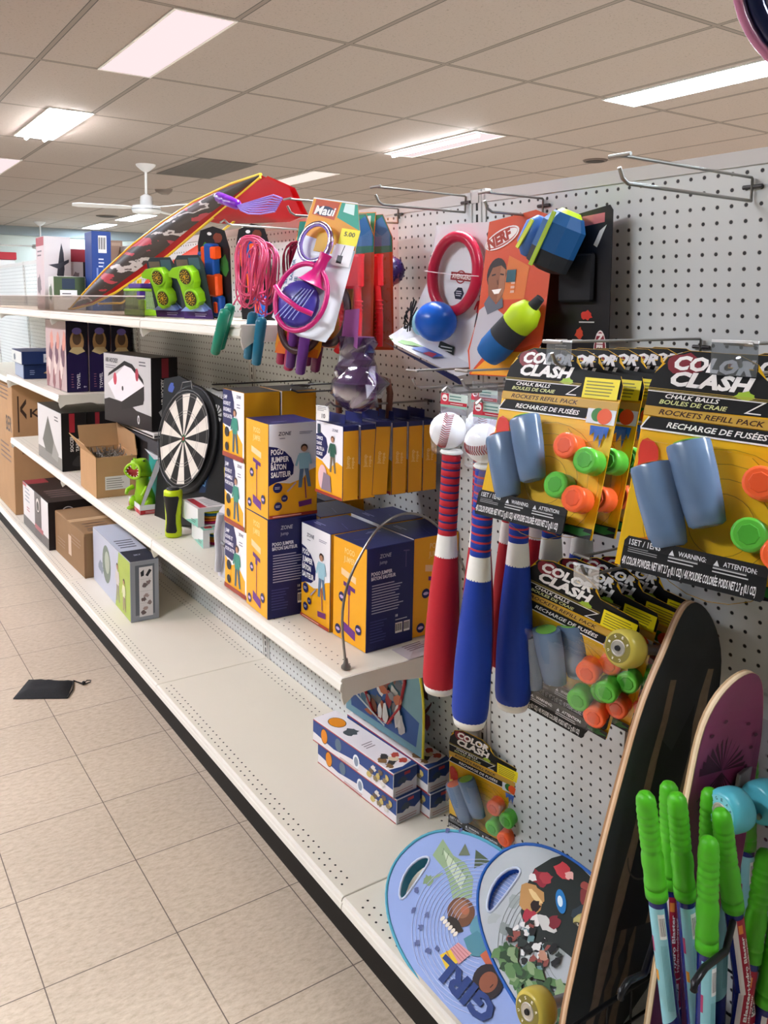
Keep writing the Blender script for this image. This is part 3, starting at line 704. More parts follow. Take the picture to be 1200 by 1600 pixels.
# ================================================================ yellow and navy toy boxes
NAVY, YL, WHT = '#1b2058', '#f0ac1c', '#e9e8ec'
def pogo_box(label, loc, yaw, sc=None):
    w_, d, h = .137, .137, .245
    b = MB(); b.box(-w_ / 2, -d / 2, 0, w_ / 2, d / 2, h, ink(NAVY, .4, var=.04), .0012)
    f = Face(b, (-w_ / 2, -d / 2, 0), (1, 0, 0), (0, 0, 1))                      # front
    f.rect(.001, .004, w_ - .001, h - .001, WHT)
    f.poly([(.001, .001), (w_ - .001, .001), (w_ - .001, .125), (.115, .118), (.095, .098), (.06, .088), (.02, .094), (.001, .086)], YL)
    f.poly([(.001, .086), (.02, .094), (.048, .098), (.068, .112), (.070, .135), (.062, .155), (.045, .172), (.022, .184), (.001, .188)], NAVY)
    f.text('ZONE', .026, .214, .009, '#3f3f56', .036, 0, .15); f.copy(.085, .214, .128, .222, 2, '#77778c', 3); f.copy(.03, .204, .05, .209, 1, '#77778c', 4)
    for k, s in enumerate(('POGO', 'JUMPER', 'BÂTON', 'SAUTEUR')): f.text(s, .006, .166 - k * .0195, .0135, '#f6f4f4', (.034, .050, .042, .056)[k], 0, 0, .03)
    f.person(.098, .075, .115, '#9cc6d4', '#5d7792'); f.line((.100, .10), (.104, .045), .003, '#6f2f6a'); f.poly([(.082, .038), (.120, .042), (.120, .028), (.084, .024)], '#73306f')
    for x, y, r_ in ((.024, .080, .013), (.043, .051, .009), (.025, .032, .011)): f.disc(x, y, r_, NAVY); f.copy(x - r_ * .6, y - r_ * .3, x + r_ * .6, y + r_ * .3, 2, '#cfcfe0', 5)
    f.line((.05, .068), (.075, .09), .004, '#a9a0b8'); f.rect(.001, .0015, w_ - .001, .010, '#a33a24'); f.copy(.01, .003, .12, .009, 1, '#e8b8a0', 8)
    def side(f):                                                                 # yellow side
        f.rect(.001, .001, d - .001, h - .001, YL)
        f.text('POGO', .048, .214, .013, '#f7d488', .040, 0, 0, .02); f.text('JUMPER', .045, .194, .013, '#f7d488', .045, 0, 0, .02); f.poly([(.035, .176), (.095, .166), (.095, .150), (.035, .160)], '#f7cf9c')
        f.line((.068, .135), (.068, .04), .0045, '#8a2f52'); f.poly([(.045, .146), (.092, .138), (.092, .128), (.045, .136)], '#5d2678'); f.rect(.062, .118, .074, .138, '#5d2678')
        f.poly([(.045, .048), (.095, .036), (.095, .014), (.045, .026)], '#6a2c86')
        for x, y in ((.038, .105), (.024, .022), (.108, .046)): f.disc(x, y, .012, NAVY); f.disc(x, y, .008, '#c9b0d8', .004)
    side(Face(b, (-w_ / 2, d / 2, 0), (0, -1, 0), (0, 0, 1))); side(Face(b, (w_ / 2, -d / 2, 0), (0, 1, 0), (0, 0, 1)))
    f = Face(b, (w_ / 2, d / 2, 0), (-1, 0, 0), (0, 0, 1))                       # navy back
    f.text('ZONE', .035, .218, .009, '#a9aabf', .034, 0, .15); f.text('jump', .035, .204, .008, '#8d8fb0', .022); f.line((.112, .225), (.112, .185), .002, '#5a4a80'); f.line((.104, .226), (.122, .224), .003, '#5a4a80')
    f.text('POGO JUMPER', .012, .180, .008, '#dcdcec', .060, 0, 0, .03); f.text('BÂTON SAUTEUR', .012, .169, .008, '#dcdcec', .070, 0, 0, .03)
    f.copy(.014, .088, .108, .160, 11, '#a8a8c4', 11); f.copy(.010, .02, .062, .075, 8, '#3c4080', 12); f.text('18', .083, .070, .006, '#dcdcec'); f.copy(.083, .060, .13, .066, 1, '#b8b8cc', 13)
    f.barcode(.083, .030, .104, .055); f.barcode(.108, .030, .126, .055)
    f = Face(b, (-w_ / 2, -d / 2, h), (1, 0, 0), (0, 1, 0)); f.copy(.02, .02, .07, .035, 2, '#a8a8cc', 14); f.line((.07, .075), (.12, .06), .002, '#5a5a90'); f.rect(.001, .068, w_ - .001, .0692, '#11143c')
    o = b.build('toy_box', None, loc, (0, 0, yaw)); o['label'] = label; o['category'] = 'box'
    if sc: o.scale = sc
    return o
def pcopy(o, label, loc, yaw, sc=(1, 1, 1), group=None):
    c = o.copy(); COL.objects.link(c); c.location = loc; c.rotation_euler = (0, 0, yaw); c.scale = sc; c['label'] = label
    if group: c['group'] = group
    return c
hf = .0685
pA = pogo_box('yellow and navy jumper toy box standing inside the wire arch at the shelf corner', (1.017 + hf, 1.508 + hf, MID + .0005), PI + R(2))
pcopy(pA, 'jumper toy box showing its white front between the wire arch box and the tall stack', (1.010 + hf, 1.652 + hf, MID + .0005), -PI / 2 + R(1))
pcopy(pA, 'jumper toy box half hidden behind the red foam bat', (1.162 + hf, 1.520 + hf, MID + .0005), -PI / 2)
pcopy(pA, 'lower box of the tall jumper toy stack, navy back with print', (.922 + hf, 1.796 + hf, MID + .0005), PI + R(-3), (1, 1, 1.05))
pcopy(pA, 'upper box of the tall jumper toy stack, white front with a jumping child', (.924 + hf, 1.800 + hf, MID + .258), R(-2), (1, 1, .98))
for k, (x, y) in enumerate(((1.165, 1.665), (1.070, 1.80), (1.170, 1.945), (1.210, 1.807))):
    if k == 3: continue
    pcopy(pA, 'jumper toy box in the shaded rear row, only its navy top showing', (x + hf, y + hf, MID + .0005), -PI / 2, group='jumper toy boxes in the rear row')

def rope_box(label, loc, w_=.104, d=.140, h=.186, yaw=0.0, group=None):
    b = MB(); b.box(0, 0, 0, w_, d, h, ink('#c88f1e', .45, var=.03), .001); A, N_, T_, B_, W_ = faces(b, w_, d, h)
    A.rect(.001, .001, d - .001, h - .001, '#efeef1'); A.poly([(.001, .001), (.13, .001), (.13, .05), (.08, .085), (.04, .07), (.001, .09)], YL)
    A.poly([(.001, .09), (.05, .085), (.078, .12), (.076, .155), (.06, h - .001), (.001, h - .001)], NAVY)
    for k, s in enumerate(('JUMP', 'ROUND ET', 'ENSEMBLE', 'POUR SAUTER')): A.text(s, .005, .160 - k * .017, .010, '#e8e8f2', (.026, .048, .052, .060)[k], 0, .1, .03)
    A.text('ZONE', .092, .168, .008, '#55556b', .03, 0, .15); A.copy(.095, .14, .125, .155, 2, '#8b8ba0', 4)
    A.person(.082, .02, .12, '#2f8a78', '#3b5a6b'); A.disc(.03, .07, .014, '#1a1a22'); A.disc(.03, .03, .012, '#1a1a22'); A.rect(.001, .001, d - .001, .014, '#9c3a2a')
    N_.rect(.001, .001, w_ - .001, h - .001, YL); N_.text('jump', .04, .02, .012, '#f5cf7c', .035); T_.rect(.001, .001, w_ - .001, d - .001, '#33343c'); T_.line((.001, d / 2), (w_ - .001, d / 2), .0012, '#1d1d22')
    B_.rect(.001, .001, w_ - .001, h - .001, NAVY); W_.rect(.001, .001, d - .001, h - .001, NAVY)
    o = b.build('toy_box', None, loc, (0, 0, yaw)); o['label'] = label; o['category'] = 'box'
    return o
q = rope_box('bottom box of the narrow stack left of the jumper toy boxes, dark photo print', (.932, 1.948, MID + .0005))
def rcopy(label, loc, yaw=0, group=None, sc=(1, 1, 1)): return pcopy(q, label, loc, yaw, sc, group)
rcopy('middle box of the narrow stack left of the jumper toy boxes, green clothed child', (.930, 1.955, MID + .187), R(-2))
rcopy('top box of the narrow stack with navy bubble print above the jumper toy boxes', (.926, 1.950, MID + .374), R(-1))
for k in range(3): rcopy(('bottom', 'middle', 'top')[k] + ' plain yellow box in the rear stack beside the narrow stack', (1.034, 1.944, MID + .0005 + .187 * k), R(-1))

def disc_rope_box(label, loc, group=None):
    w_, d, h = .0425, .122, .175
    t = thing('hanging_toy_box', label, 'box', loc, (0, 0, 0), group)
    b = MB(); b.box(-w_ / 2, -d / 2, -h, w_ / 2, d / 2, 0, ink(NAVY, .4), .0008); b.T = None
    A = Face(b, (-w_ / 2, d / 2, -h), (0, -1, 0), (0, 0, 1)); N_ = Face(b, (-w_ / 2, -d / 2, -h), (1, 0, 0), (0, 0, 1)); T_ = Face(b, (-w_ / 2, -d / 2, 0), (1, 0, 0), (0, 1, 0))
    A.rect(.001, .001, d - .001, h - .001, '#eceaf0'); A.poly([(.001, .001), (d - .001, .001), (d - .001, .082), (.095, .088), (.06, .065), (.03, .080), (.001, .085)], YL)
    A.poly([(.001, .088), (.030, .084), (.050, .100), (.056, .118), (.048, .138), (.025, .148), (.001, .142)], NAVY)
    for k, s in enumerate(('DANCE', 'DANS', 'SAUTE LA', 'CORDE')): A.text(s, .004, .130 - k * .0125, .008, '#f3f2f6', (.028, .024, .036, .028)[k], 0, 0, .03)
    A.text('ZONE', .075, .158, .006, '#77778c', .026, 0, .15); A.person(.078, .06, .088, '#2a5a4c', '#7a6a52', hair='#5a2c1a'); A.disc(.035, .042, .020, '#e9c0c4', .03); A.poly([(.03, .012), (.075, .012), (.07, .05), (.04, .055)], '#8c7a8a')
    A.rect(.010, .145, .022, .168, '#3a4a5a'); A.rect(.001, .001, d - .001, .008, '#a33a2c')
    N_.rect(.0008, .001, w_ - .0008, h - .012, '#e6a21c'); N_.text('jump', .018, .075, .010, '#f6cf80', .030, PI / 2); N_.text('rope', .030, .075, .008, '#f6cf80', .026, PI / 2)
    T_.copy(.006, .04, .036, .06, 2, '#b9bbda', 3)
    b.build('carton', t)
    b = MB(); b.box(-.0006, -.035, 0, .0006, .035, .022, ink('#232a68', .4)); b.build('hang_tab', t); return t
hb = disc_rope_box('front hanging yellow box with a child and skipping rope print', (1.020, 1.642, 1.222))
for k in range(1, 6): dup(hb, (1.020 + .0455 * k, 1.642 - .001 * k, 1.222 + (.004 if k == 2 else 0)), (0, R(3) if k == 2 else 0, R((1.5, -1, 0, 1, 0)[k - 1])), 'thin hanging box, yellow side only, behind the front one')['group'] = 'hanging yellow boxes behind the front one'

# ================================================================ toy basketball set boxes with backboards on the deck
def bb_box(label, loc, yaw, dark=False):
    w_, d, h = .080, .350, .066
    b = MB(); b.box(0, 0, 0, w_, d, h, ink('#e4e1e2', .4), .001); A, N_, T_, B_, W_ = faces(b, w_, d, h)
    A.poly([(.02, .001), (d - .001, .001), (d - .001, .030), (.20, .044), (.10, .018)], '#e6e2e4'); A.poly([(.001, .028), (.10, .018), (.20, .030), (d - .001, .024), (d - .001, h - .001), (.001, h - .001)], '#2f4a86')
    A.rect(.001, h - .004, d - .001, h - .001, '#b03a3a'); A.rect(.001, .001, d - .001, .004, '#b03a3a'); A.disc(.055, .036, .016, '#2a2320', .022); A.disc(.055, .036, .0145, '#e08a1c', .020)
    A.disc(.12, .040, .014, '#5f7486', .018); A.disc(.20, .030, .014, '#e8eef2', .019); A.disc(.20, .030, .009, '#8795a8', .013)
    for k in range(9): A.blob(.255 + .009 * k, .022 + .012 * (k % 3), .009, ('#c8b46a', '#6a5a4a', '#d8d4cc', '#8a7a5a')[k % 4], .008, k, .4)
    A.copy(.13, .006, .22, .013, 2, '#a06a5a', 5)
    N_.rect(.001, .001, w_ - .001, h - .001, '#d8d6da'); N_.poly([(.001, .030), (.02, .026), (.04, .036), (.06, .028), (w_ - .001, .040), (w_ - .001, h - .001), (.001, h - .001)], '#27407a'); N_.blob(.03, .040, .014, '#3a4a60', .010, 2, .3); N_.rect(.036, .052, .056, .060, '#b8434a'); N_.copy(.008, .006, .07, .018, 2, '#a87a7a', 6)
    T_.rect(.001, .001, w_ - .001, d - .001, '#e6e2e6'); T_.disc(.040, d - .060, .024, '#2a2320', .030); T_.disc(.040, d - .060, .022, '#dd8a1e', .028)
    T_.blob(.040, d - .125, .02, '#4a5258', .02, 3, .3); T_.copy(.020, .13, .060, .16, 3, '#8a8088', 7)
    for k in range(8): T_.blob(.018 + .014 * (k % 4), .035 + .020 * (k // 4) + .01 * (k % 3), .011, ('#8a6a4a', '#3a3a3a', '#d8c8a8', '#b04a3a')[k % 4], .012, k + 20, .4)
    T_.poly([(.001, .001), (.079, .001), (.079, .02), (.04, .012), (.001, .02)], '#27407a')
    o = b.build('toy_box', None, loc, (0, 0, yaw)); o['label'] = label; o['category'] = 'box'; return o
ya = R(4)
q1 = bb_box('front lower basketball set box with orange ball windows on the base deck', (1.166, 1.572, DECK + .0005), ya)
def bcopy(lb, loc, yaw): return pcopy(q1, lb, loc, yaw)
bcopy('front upper basketball set box with the round orange window on its white top', (1.160, 1.580, DECK + .0675), R(5))
bcopy('rear lower basketball set box beside the chalk ball pack', (1.252, 1.546, DECK + .0005), R(3))
bcopy('rear upper basketball set box under the darker arched backboard', (1.248, 1.552, DECK + .0675), R(3.5))
def backboard(label, loc, yaw, tone):
    t = thing('toy_backboard', label, 'backboard', loc, (R(0), 0, yaw)); n = 26; W_, Hh = .165, .30
    o = [(-W_, -.06), (W_, -.06)] + [(W_ * math.cos(PI * i / n), .03 + (Hh - .05) * max(0.0, math.sin(PI * i / n)) ** .9) for i in range(n + 1)]
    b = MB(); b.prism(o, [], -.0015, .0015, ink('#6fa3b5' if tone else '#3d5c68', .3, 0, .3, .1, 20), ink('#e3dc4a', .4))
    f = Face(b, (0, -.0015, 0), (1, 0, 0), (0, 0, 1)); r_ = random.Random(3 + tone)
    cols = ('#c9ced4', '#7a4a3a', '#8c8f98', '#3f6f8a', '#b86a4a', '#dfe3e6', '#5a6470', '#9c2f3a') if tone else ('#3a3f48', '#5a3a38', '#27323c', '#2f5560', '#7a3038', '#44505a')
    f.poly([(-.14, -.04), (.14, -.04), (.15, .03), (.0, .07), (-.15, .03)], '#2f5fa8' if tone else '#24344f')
    for k in range(70):
        x, z = r_.uniform(-.09, .09), r_.uniform(-.02, .20); f.blob(x, z, r_.uniform(.008, .018), cols[k % len(cols)], r_.uniform(.010, .028), k, .4, 9)
    f.line((-.15, .02), (.02, -.03), .006, '#cfe3ea' if tone else '#6a8088')
    b.build('board', t)
    b = MB(); b.tube([(p[0], 0, p[1]) for p in o[1:]], .0035, ink('#e3dc3c', .4), 6); b.build('yellow_rim', t)
    b = MB(); b.tube([(-.085, -.004, .22), (-.095, -.006, .12), (-.07, -.006, .03), (-.03, -.006, -.02), (.03, -.006, -.02), (.075, -.006, .04), (.095, -.006, .12), (.08, -.004, .20)], .0045, ink('#a8232f' if tone else '#5f1a22', .4), 8); b.build('red_hoop', t)
    return t
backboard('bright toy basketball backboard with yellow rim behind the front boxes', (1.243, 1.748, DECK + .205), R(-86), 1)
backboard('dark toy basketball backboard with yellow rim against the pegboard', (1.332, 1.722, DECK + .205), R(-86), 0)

# ================================================================ oval foam boards lying against the deck front
def oval(a, b_, n=56, p=2.0):
    return [(a * math.copysign(abs(math.cos(2 * PI * i / n)) ** (2 / p), math.cos(2 * PI * i / n)), b_ * math.copysign(abs(math.sin(2 * PI * i / n)) ** (2 / p), math.sin(2 * PI * i / n))) for i in range(n)]
def board(label, c, tilt, dirn, a, b_, face_c, side_c, art):
    t_ = R(tilt); u = Vector((0, -1, 0)); v = Vector((math.cos(t_), 0, math.sin(t_))); d = R(dirn)
    X = u * math.cos(d) + v * math.sin(d); Z = u.cross(v); Y = Z.cross(X)
    t = thing('foam_board', label, 'foam board')
    t.matrix_world = Matrix(((X.x, Y.x, Z.x, c[0]), (X.y, Y.y, Z.y, c[1]), (X.z, Y.z, Z.z, c[2]), (0, 0, 0, 1)))
    hole = []
    for i in range(20):     # kidney shaped hand hole across the end of the board
        q_ = 2 * PI * i / 20; yy = .050 * math.sin(q_); xx = a * .755 + .019 * math.cos(q_) - 4.0 * yy * yy - .25 * yy
        hole.append((xx, yy + .030))
    b = MB(); b.prism(oval(a, b_, p=2.25), [hole], -.030, 0, ink(face_c, .45, 0, .1, .04, 12), ink(side_c, .45), ink(side_c, .45), axes='xy')
    f = Face(b, (0, 0, 0), (1, 0, 0), (0, 1, 0)); art(f, a, b_)
    b.build('foam_body', t)
    b = MB(); b.tube([(p[0], p[1], 0) for p in oval(a - .002, b_ - .002, p=2.25)], .0035, ink(side_c, .4), 6, True); b.build('edge_bead', t)
    b = MB(); b.tube([(p[0], p[1], .0) for p in hole], .0028, ink('#c3cfe2', .4), 6, True); b.build('hand_hole_rim', t)
    g_ = MB(); gc = ink('#b9c8ea' if side_c == '#4fa3b8' else '#8f9794', .4)
    for k in range(13):
        r_ = .050 + k * .0078; pts = [(-.01 + r_ * 1.15 * math.cos(q_), r_ * .95 * math.sin(q_), .0006) for q_ in [(-2.3 + 4.6 * j / 40) for j in range(41)] if abs(r_ * .95 * math.sin(q_)) < b_ * .88 and (r_ * 1.15 * math.cos(q_) - .01) < a * .62]
        if len(pts) > 2: g_.tube(pts, .0009 if side_c == '#4fa3b8' else .0006, gc, 5)
    g_.build('moulded_grooves', t)
    return t
def art1(f, a, b_):
    f.poly([(.210, -.070), (.198, -.030), (.150, -.028), (.120, -.018), (.075, .004), (.055, -.030), (.085, -.060), (.125, -.070), (.16, -.062)], '#93ad86'); f.poly([(.19, -.055), (.15, -.038), (.11, -.030), (.085, -.025), (.10, -.050), (.15, -.055)], '#c3d3b6')
    for k in range(6): f.line((.09 + .018 * k, -.030 - .003 * k), (.10 + .018 * k, -.058), .0012, '#566a50'); f.k -= .0001
    f.line((.145, -.020), (.158, .006), .006, '#8ea67e'); f.blob(.160, .012, .012, '#7f9a70', .011, 3, .4)
    f.poly([(.13, -.105), (.10, -.075), (.085, -.110)], '#4f5f48'); f.poly([(.16, -.098), (.15, -.070), (.13, -.088)], '#6a7660')
    f.disc(.050, .004, .033, '#6f4a33', .028); f.disc(.055, .0, .022, '#94674a', .017); f.disc(.046, -.004, .010, '#b06a4a', .008); f.blob(.040, .030, .024, '#2a241c', .010, 4, .2)
    for k in range(6): f.disc(.024 + .009 * k, .040, .0042, '#e8e2d2', .006, n=8); f.k -= .0001
    f.disc(.0, -.012, .020, '#5f98a8', .028); f.poly([(-.045, .0), (-.005, .004), (.004, .034), (-.03, .045), (-.05, .03)], '#4f8a98')
    f.poly([(-.030, .040), (.006, .046), (.010, .066), (-.026, .072)], '#d79a9c'); f.poly([(-.022, .070), (.008, .066), (.016, .088), (-.018, .096)], '#e3c12a'); f.line((-.022, .080), (.012, .074), .003, '#c98a2c')
    for k in range(4): f.line((-.028, .046 + .006 * k), (.008, .049 + .005 * k), .0012, '#b06a6e'); f.k -= .0001
    f.poly([(-.085, .0), (-.05, -.004), (-.045, .03), (-.08, .035)], '#c0623f'); f.disc(-.092, .050, .032, '#231a1e', .030); f.disc(-.094, .050, .018, '#8a5036', .019); f.line((-.104, .046), (-.104, .054), .002, '#3a1f18')
    for k, (x, y) in enumerate(((.16, .045), (.07, .109), (.09, .085), (.10, .060), (.13, .075), (.04, .10), (.215, -.09), (.19, -.11), (.03, .085))): f.blob(x, y, .0055, '#55628f', .0055, k, .55, 10)
    f.text('GIRL', -.142, .066, .038, '#1c3a78', .150, .10, 0, .05)
def art2(f, a, b_):
    r_ = random.Random(12)
    for k in range(26): f.blob(r_.uniform(.02, .150), r_.uniform(-.10, .09), r_.uniform(.010, .020), ('#9aa5a5', '#c3cac9', '#87928f', '#aab3b4')[k % 4], r_.uniform(.010, .02), k, .4, 12); f.k -= .00008
    f.poly([(.165, -.085), (.150, -.115), (.05, -.122), (-.08, -.112), (-.10, -.02), (.02, .01), (.06, .05), (.12, .03), (.155, -.01), (.172, -.045)], '#1d2725')
    for x, y, r1_, r2_, c, s in ((.150, -.040, .020, .012, '#8f2a38', 3), (.160, -.030, .010, .007, '#dcdcda', 4), (.140, -.052, .014, .012, '#a83a44', 5), (.128, -.004, .030, .024, '#b98d56', 6), (.125, -.012, .022, .006, '#e0c48c', 7), (.110, .000, .014, .010, '#231512', 8), (.100, .022, .018, .014, '#a92f40', 9), (.088, .016, .010, .010, '#e6e2de', 10), (.070, .002, .022, .012, '#c9cbc6', 11), (.060, -.012, .014, .012, '#7a2430', 12), (.128, -.084, .020, .014, '#c23f48', 13), (.112, -.090, .010, .008, '#e0b0a8', 14), (.055, -.090, .016, .014, '#7f3436', 15), (.075, -.100, .010, .008, '#9a4a44', 16), (.035, -.060, .018, .020, '#2a3a44', 17)): f.blob(x, y, r1_, c, r2_, s, .3)
    f.disc(.083, -.045, .024, '#1f76b8', .010, rot=-.5); f.disc(.084, -.044, .011, '#d6ecf6', .005, rot=-.5)
    for k in range(60): f.blob(r_.uniform(.0, .105), r_.uniform(.015, .085), r_.uniform(.004, .009), ('#e2e4e2', '#15181a', '#24302c', '#6a8f92', '#15181a', '#8a4a42')[k % 6], r_.uniform(.004, .010), 30 + k, .6, 8); f.k -= .00008
    f.blob(.026, .043, .010, '#b98a72', .008, 2, .2)
    for k in range(70): x = r_.uniform(-.10, .085); f.blob(x, min(.112, r_.uniform(.085 - .5 * (.085 - x) * .6, .118)), r_.uniform(.007, .014), ('#3f6a3c', '#27452a', '#5c8450', '#86a276', '#31552f')[k % 5], r_.uniform(.006, .012), 90 + k, .4, 9); f.k -= .00008
board('light blue oval foam board with a hand hole and lettering, at the deck front', (1.050, 1.137, .266), 30, 175.4, .262, .150, '#8fa6d8', '#4fa3b8', art1)
board('grey oval foam board with dark print and blue edge overlapping the light blue one', (1.110, .952, .318), 32, 168, .252, .132, '#b3bcc0', '#1f5fb4', art2)

# ================================================================ hanging toys on the upper hooks
def ring_pts(c, r, n=28, nrm=(0, 1, 0), rz=None):
    z = Vector(nrm).normalized(); x = z.orthogonal().normalized(); y = z.cross(x); c = Vector(c); rz = rz or r
    return [tuple(c + x * r * math.cos(2 * PI * i / n) + y * rz * math.sin(2 * PI * i / n)) for i in range(n)]
def torus(b, c, r, t, mat, n=32, rx=None):
    rx = rx or r
    b.tube([(c[0] + rx * math.cos(2 * PI * i / n), c[1], c[2] + r * math.sin(2 * PI * i / n)) for i in range(n)], t, mat, 10, True)

# --- white card with red ring and blue ball
t = thing('tethered_ball_toy', 'white toy card with a dark red ring and a blue ball', 'toy pack', (1.195, 1.465, 1.400), (R(-3), R(5), R(-82)))
b = MB(); o = [(-.085, .02), (.115, -.03), (.118, .10), (.105, .29), (-.075, .275), (-.075, .16), (-.125, .045)]
b.prism(o, [], 0, .0015, ink('#dcdde2', .35), ink('#bcbcc2', .5)); f = Face(b, (0, 0, 0), (1, 0, 0), (0, 0, 1))
f.ring(.02, .165, .012, .015, '#9b3038', 20); f.rect(-.010, .157, .052, .175, '#8e2f33'); f.text('AVENGERS', -.006, .161, .010, '#e4d4cf', .056, 0, 0, .03)
f.poly([(.006, .130), (.016, .142), (.028, .142), (.036, .130), (.030, .116), (.012, .116)], '#20263a'); f.copy(.012, .122, .032, .136, 3, '#d0d0dc', 3)
f.poly([(.078, .262), (.086, .272), (.096, .272), (.102, .262), (.096, .250), (.084, .250)], '#20263a'); f.text('4+', .083, .257, .007, '#e8e8f0', .012)
f.person(.088, .06, .075, '#b8303e', '#33363e', hair='#222'); f.poly([(-.02, -.0), (.03, -.012), (.03, .010), (-.016, .018)], '#22302c'); f.copy(-.012, -.004, .024, .010, 2, '#d8e0d8', 2)
for k in range(4): f.line((.07 + .01 * k, .20), (.085 + .01 * k, .235), .0008, '#a9a9b2')
b.build('backing_card', t)
b = MB(); b.add([(-.125, 0, .045), (-.085, 0, .02), (-.09, -.075, .0), (-.13, -.055, .012)], [(0, 3, 2, 1), (0, 1, 2, 3)], ink('#e6e6ea', .4)); b.add([(-.085, 0, .02), (.115, 0, -.03), (.10, -.06, -.045), (-.09, -.075, .0)], [(0, 1, 2, 3), (3, 2, 1, 0)], ink('#dfe0e6', .4))
b.add([(-.125, -.074, -.001), (.10, -.061, -.046), (.115, .0, -.085), (-.03, .0, -.05)], [(0, 1, 2, 3), (3, 2, 1, 0)], ink('#1c2c6a', .4))
f = Face(b, (-.12, -.068, .008), (1, .05, -.19), (0, .92, .30)); f.poly([(.0, .0), (.05, .03), (.09, .03), (.05, .004)], '#5f8a3c'); f.poly([(.07, .004), (.14, .004), (.15, .03), (.09, .03)], '#3a5fb0'); f.poly([(.11, .004), (.14, .004), (.135, .025), (.115, .02)], '#b33c50')
b.build('folded_base', t)
b = MB(); torus(b, (.018, -.020, .170), .082, .0125, gloss('#b01f3d', .3), 36, .066); b.build('grip_ring', t)
b = MB(); b.tube([(-.03, -.022, .098), (-.042, -.022, .082), (-.050, -.024, .066)], .009, gloss('#e3d21d', .35)); b.tube([(-.042, -.022, .082), (-.02, -.022, .078)], .008, gloss('#e3d21d', .35)); b.build('yellow_joint', t)
b = MB(); b.sphere((.004, -.045, .062), .046, gloss('#1557b8', .3), 22, (1.05, 1, .98)); b.sphere((-.036, -.052, .056), .027, ink('#8fc3d8', .3), 16, (.5, .9, 1.1)); b.build('ball', t)
b = MB()
for k in range(18):
    a = k * 1.9; b.tube([(-.062 + .012 * math.cos(a), -.062, .056 + .026 * math.sin(a)), (-.066 + .010 * math.cos(a + .8), -.066, .06 + .024 * math.sin(a + 1.1)), (-.058 + .014 * math.cos(a + 2), -.060, .075 + .030 * math.sin(a + 2.2))], .0016, ink('#17191c', .6), 5)
b.build('black_cord', t)
b = MB(); b.tube([(-.06, -.034, .17), (.018, -.034, .168), (.10, -.034, .17)], .0009, ink('#efe7ea', .3), 5); b.build('clear_tie', t)

# --- orange rocket toy card
t = thing('foam_rocket_toy', 'tall orange card with a smiling child and blue, yellow foam rockets', 'toy pack', (1.150, 1.232, 1.380), (R(-9), R(-2), R(-84)))
b = MB(); ora = ink('#cf4a1f', .35); o = [(-.082, -.02), (.060, -.02), (.095, .05), (.098, .29), (.045, .312), (-.075, .300), (-.078, .10), (-.095, .03)]
b.prism(o, [], 0, .0015, ora, ink('#7a2a18', .5)); f = Face(b, (0, 0, 0), (1, 0, 0), (0, 0, 1))
f.poly([(-.080, -.018), (.055, -.018), (.07, .03), (-.02, .03)], '#e8a028'); f.poly([(.02, .03), (.094, .05), (.096, .14), (.03, .06)], '#e0573a'); f.poly([(-.09, .03), (-.075, .115), (-.05, .13), (.0, .10), (-.04, .03), (-.08, -.015)], '#b9b6bd'); f.poly([(-.02, .135), (.04, .135), (.045, .20), (-.01, .225)], '#d8722c')
f.disc(-.038, .188, .026, '#1d1411', .034); f.poly([(-.052, .130), (-.020, .128), (-.012, .158), (-.014, .196), (-.028, .206), (-.050, .202), (-.060, .180)], '#8a5538'); f.poly([(-.030, .130), (-.014, .150), (-.014, .196), (-.028, .206)], '#a06848')
f.line((-.050, .186), (-.040, .188), .003, '#24140e'); f.line((-.028, .188), (-.018, .186), .003, '#24140e'); f.poly([(-.046, .156), (-.020, .158), (-.026, .148), (-.038, .147)], '#f2ece6'); f.line((-.034, .176), (-.031, .166), .003, '#6a3d28'); f.poly([(-.063, .128), (-.052, .145), (-.030, .126), (-.015, .14), (-.01, .12), (-.05, .105)], '#5f6470')
f.disc(-.034, .262, .046, '#f1e6e2', .019, rot=.36, n=24); f.disc(-.034, .262, .042, '#b73a22', .016, rot=.36, n=24); f.disc(-.034, .262, .0415, '#f3e9e4', .013, rot=.36, n=24); f.text('NERF', -.066, .240, .022, '#a8341f', .062, .36, .0, .06)
for k in range(5): f.rect(.004, .148 + k * .009, .014, .153 + k * .009, '#e0b49a'); f.k -= .0001
f.rect(-.010, .170, .014, .195, '#1d5560')
b.build('backing_card', t)
b = MB(); q_ = Matrix.Translation((.030, -.028, .060)) @ Matrix.Rotation(R(46), 4, 'Y') @ Matrix.Scale(.88, 4); b.T = q_
b.lathe([(.010, -.075), (.030, -.068), (.036, -.045), (.036, -.01)], ink('#155a98', .6), 18); b.lathe([(.0362, -.012), (.035, .035)], ink('#2a2c30', .7), 18); b.lathe([(.0352, .033), (.037, .06), (.026, .085), (.012, .09)], ink('#a9c418', .5), 18); b.lathe([(.013, .088), (.010, .115)], ink('#2a2c30', .6), 14); b.build('foam_rocket', t)
b = MB(); b.T = Matrix.Translation((.128, -.030, .232)) @ Matrix.Rotation(R(24), 4, 'Y') @ Matrix.Scale(.84, 4)
b.lathe([(.020, -.065), (.048, -.055), (.050, -.02)], ink('#1b1d20', .7), 8, smooth=False); b.lathe([(.050, -.021), (.050, .04), (.034, .066)], ink('#124878', .6), 8, smooth=False); b.lathe([(.03, .066), (.022, .075)], ink('#a9c418', .5), 8)
b.box(-.005, -.053, -.062, .005, -.050, .062, ink('#93b01a', .5)); b.build('foam_tail', t)
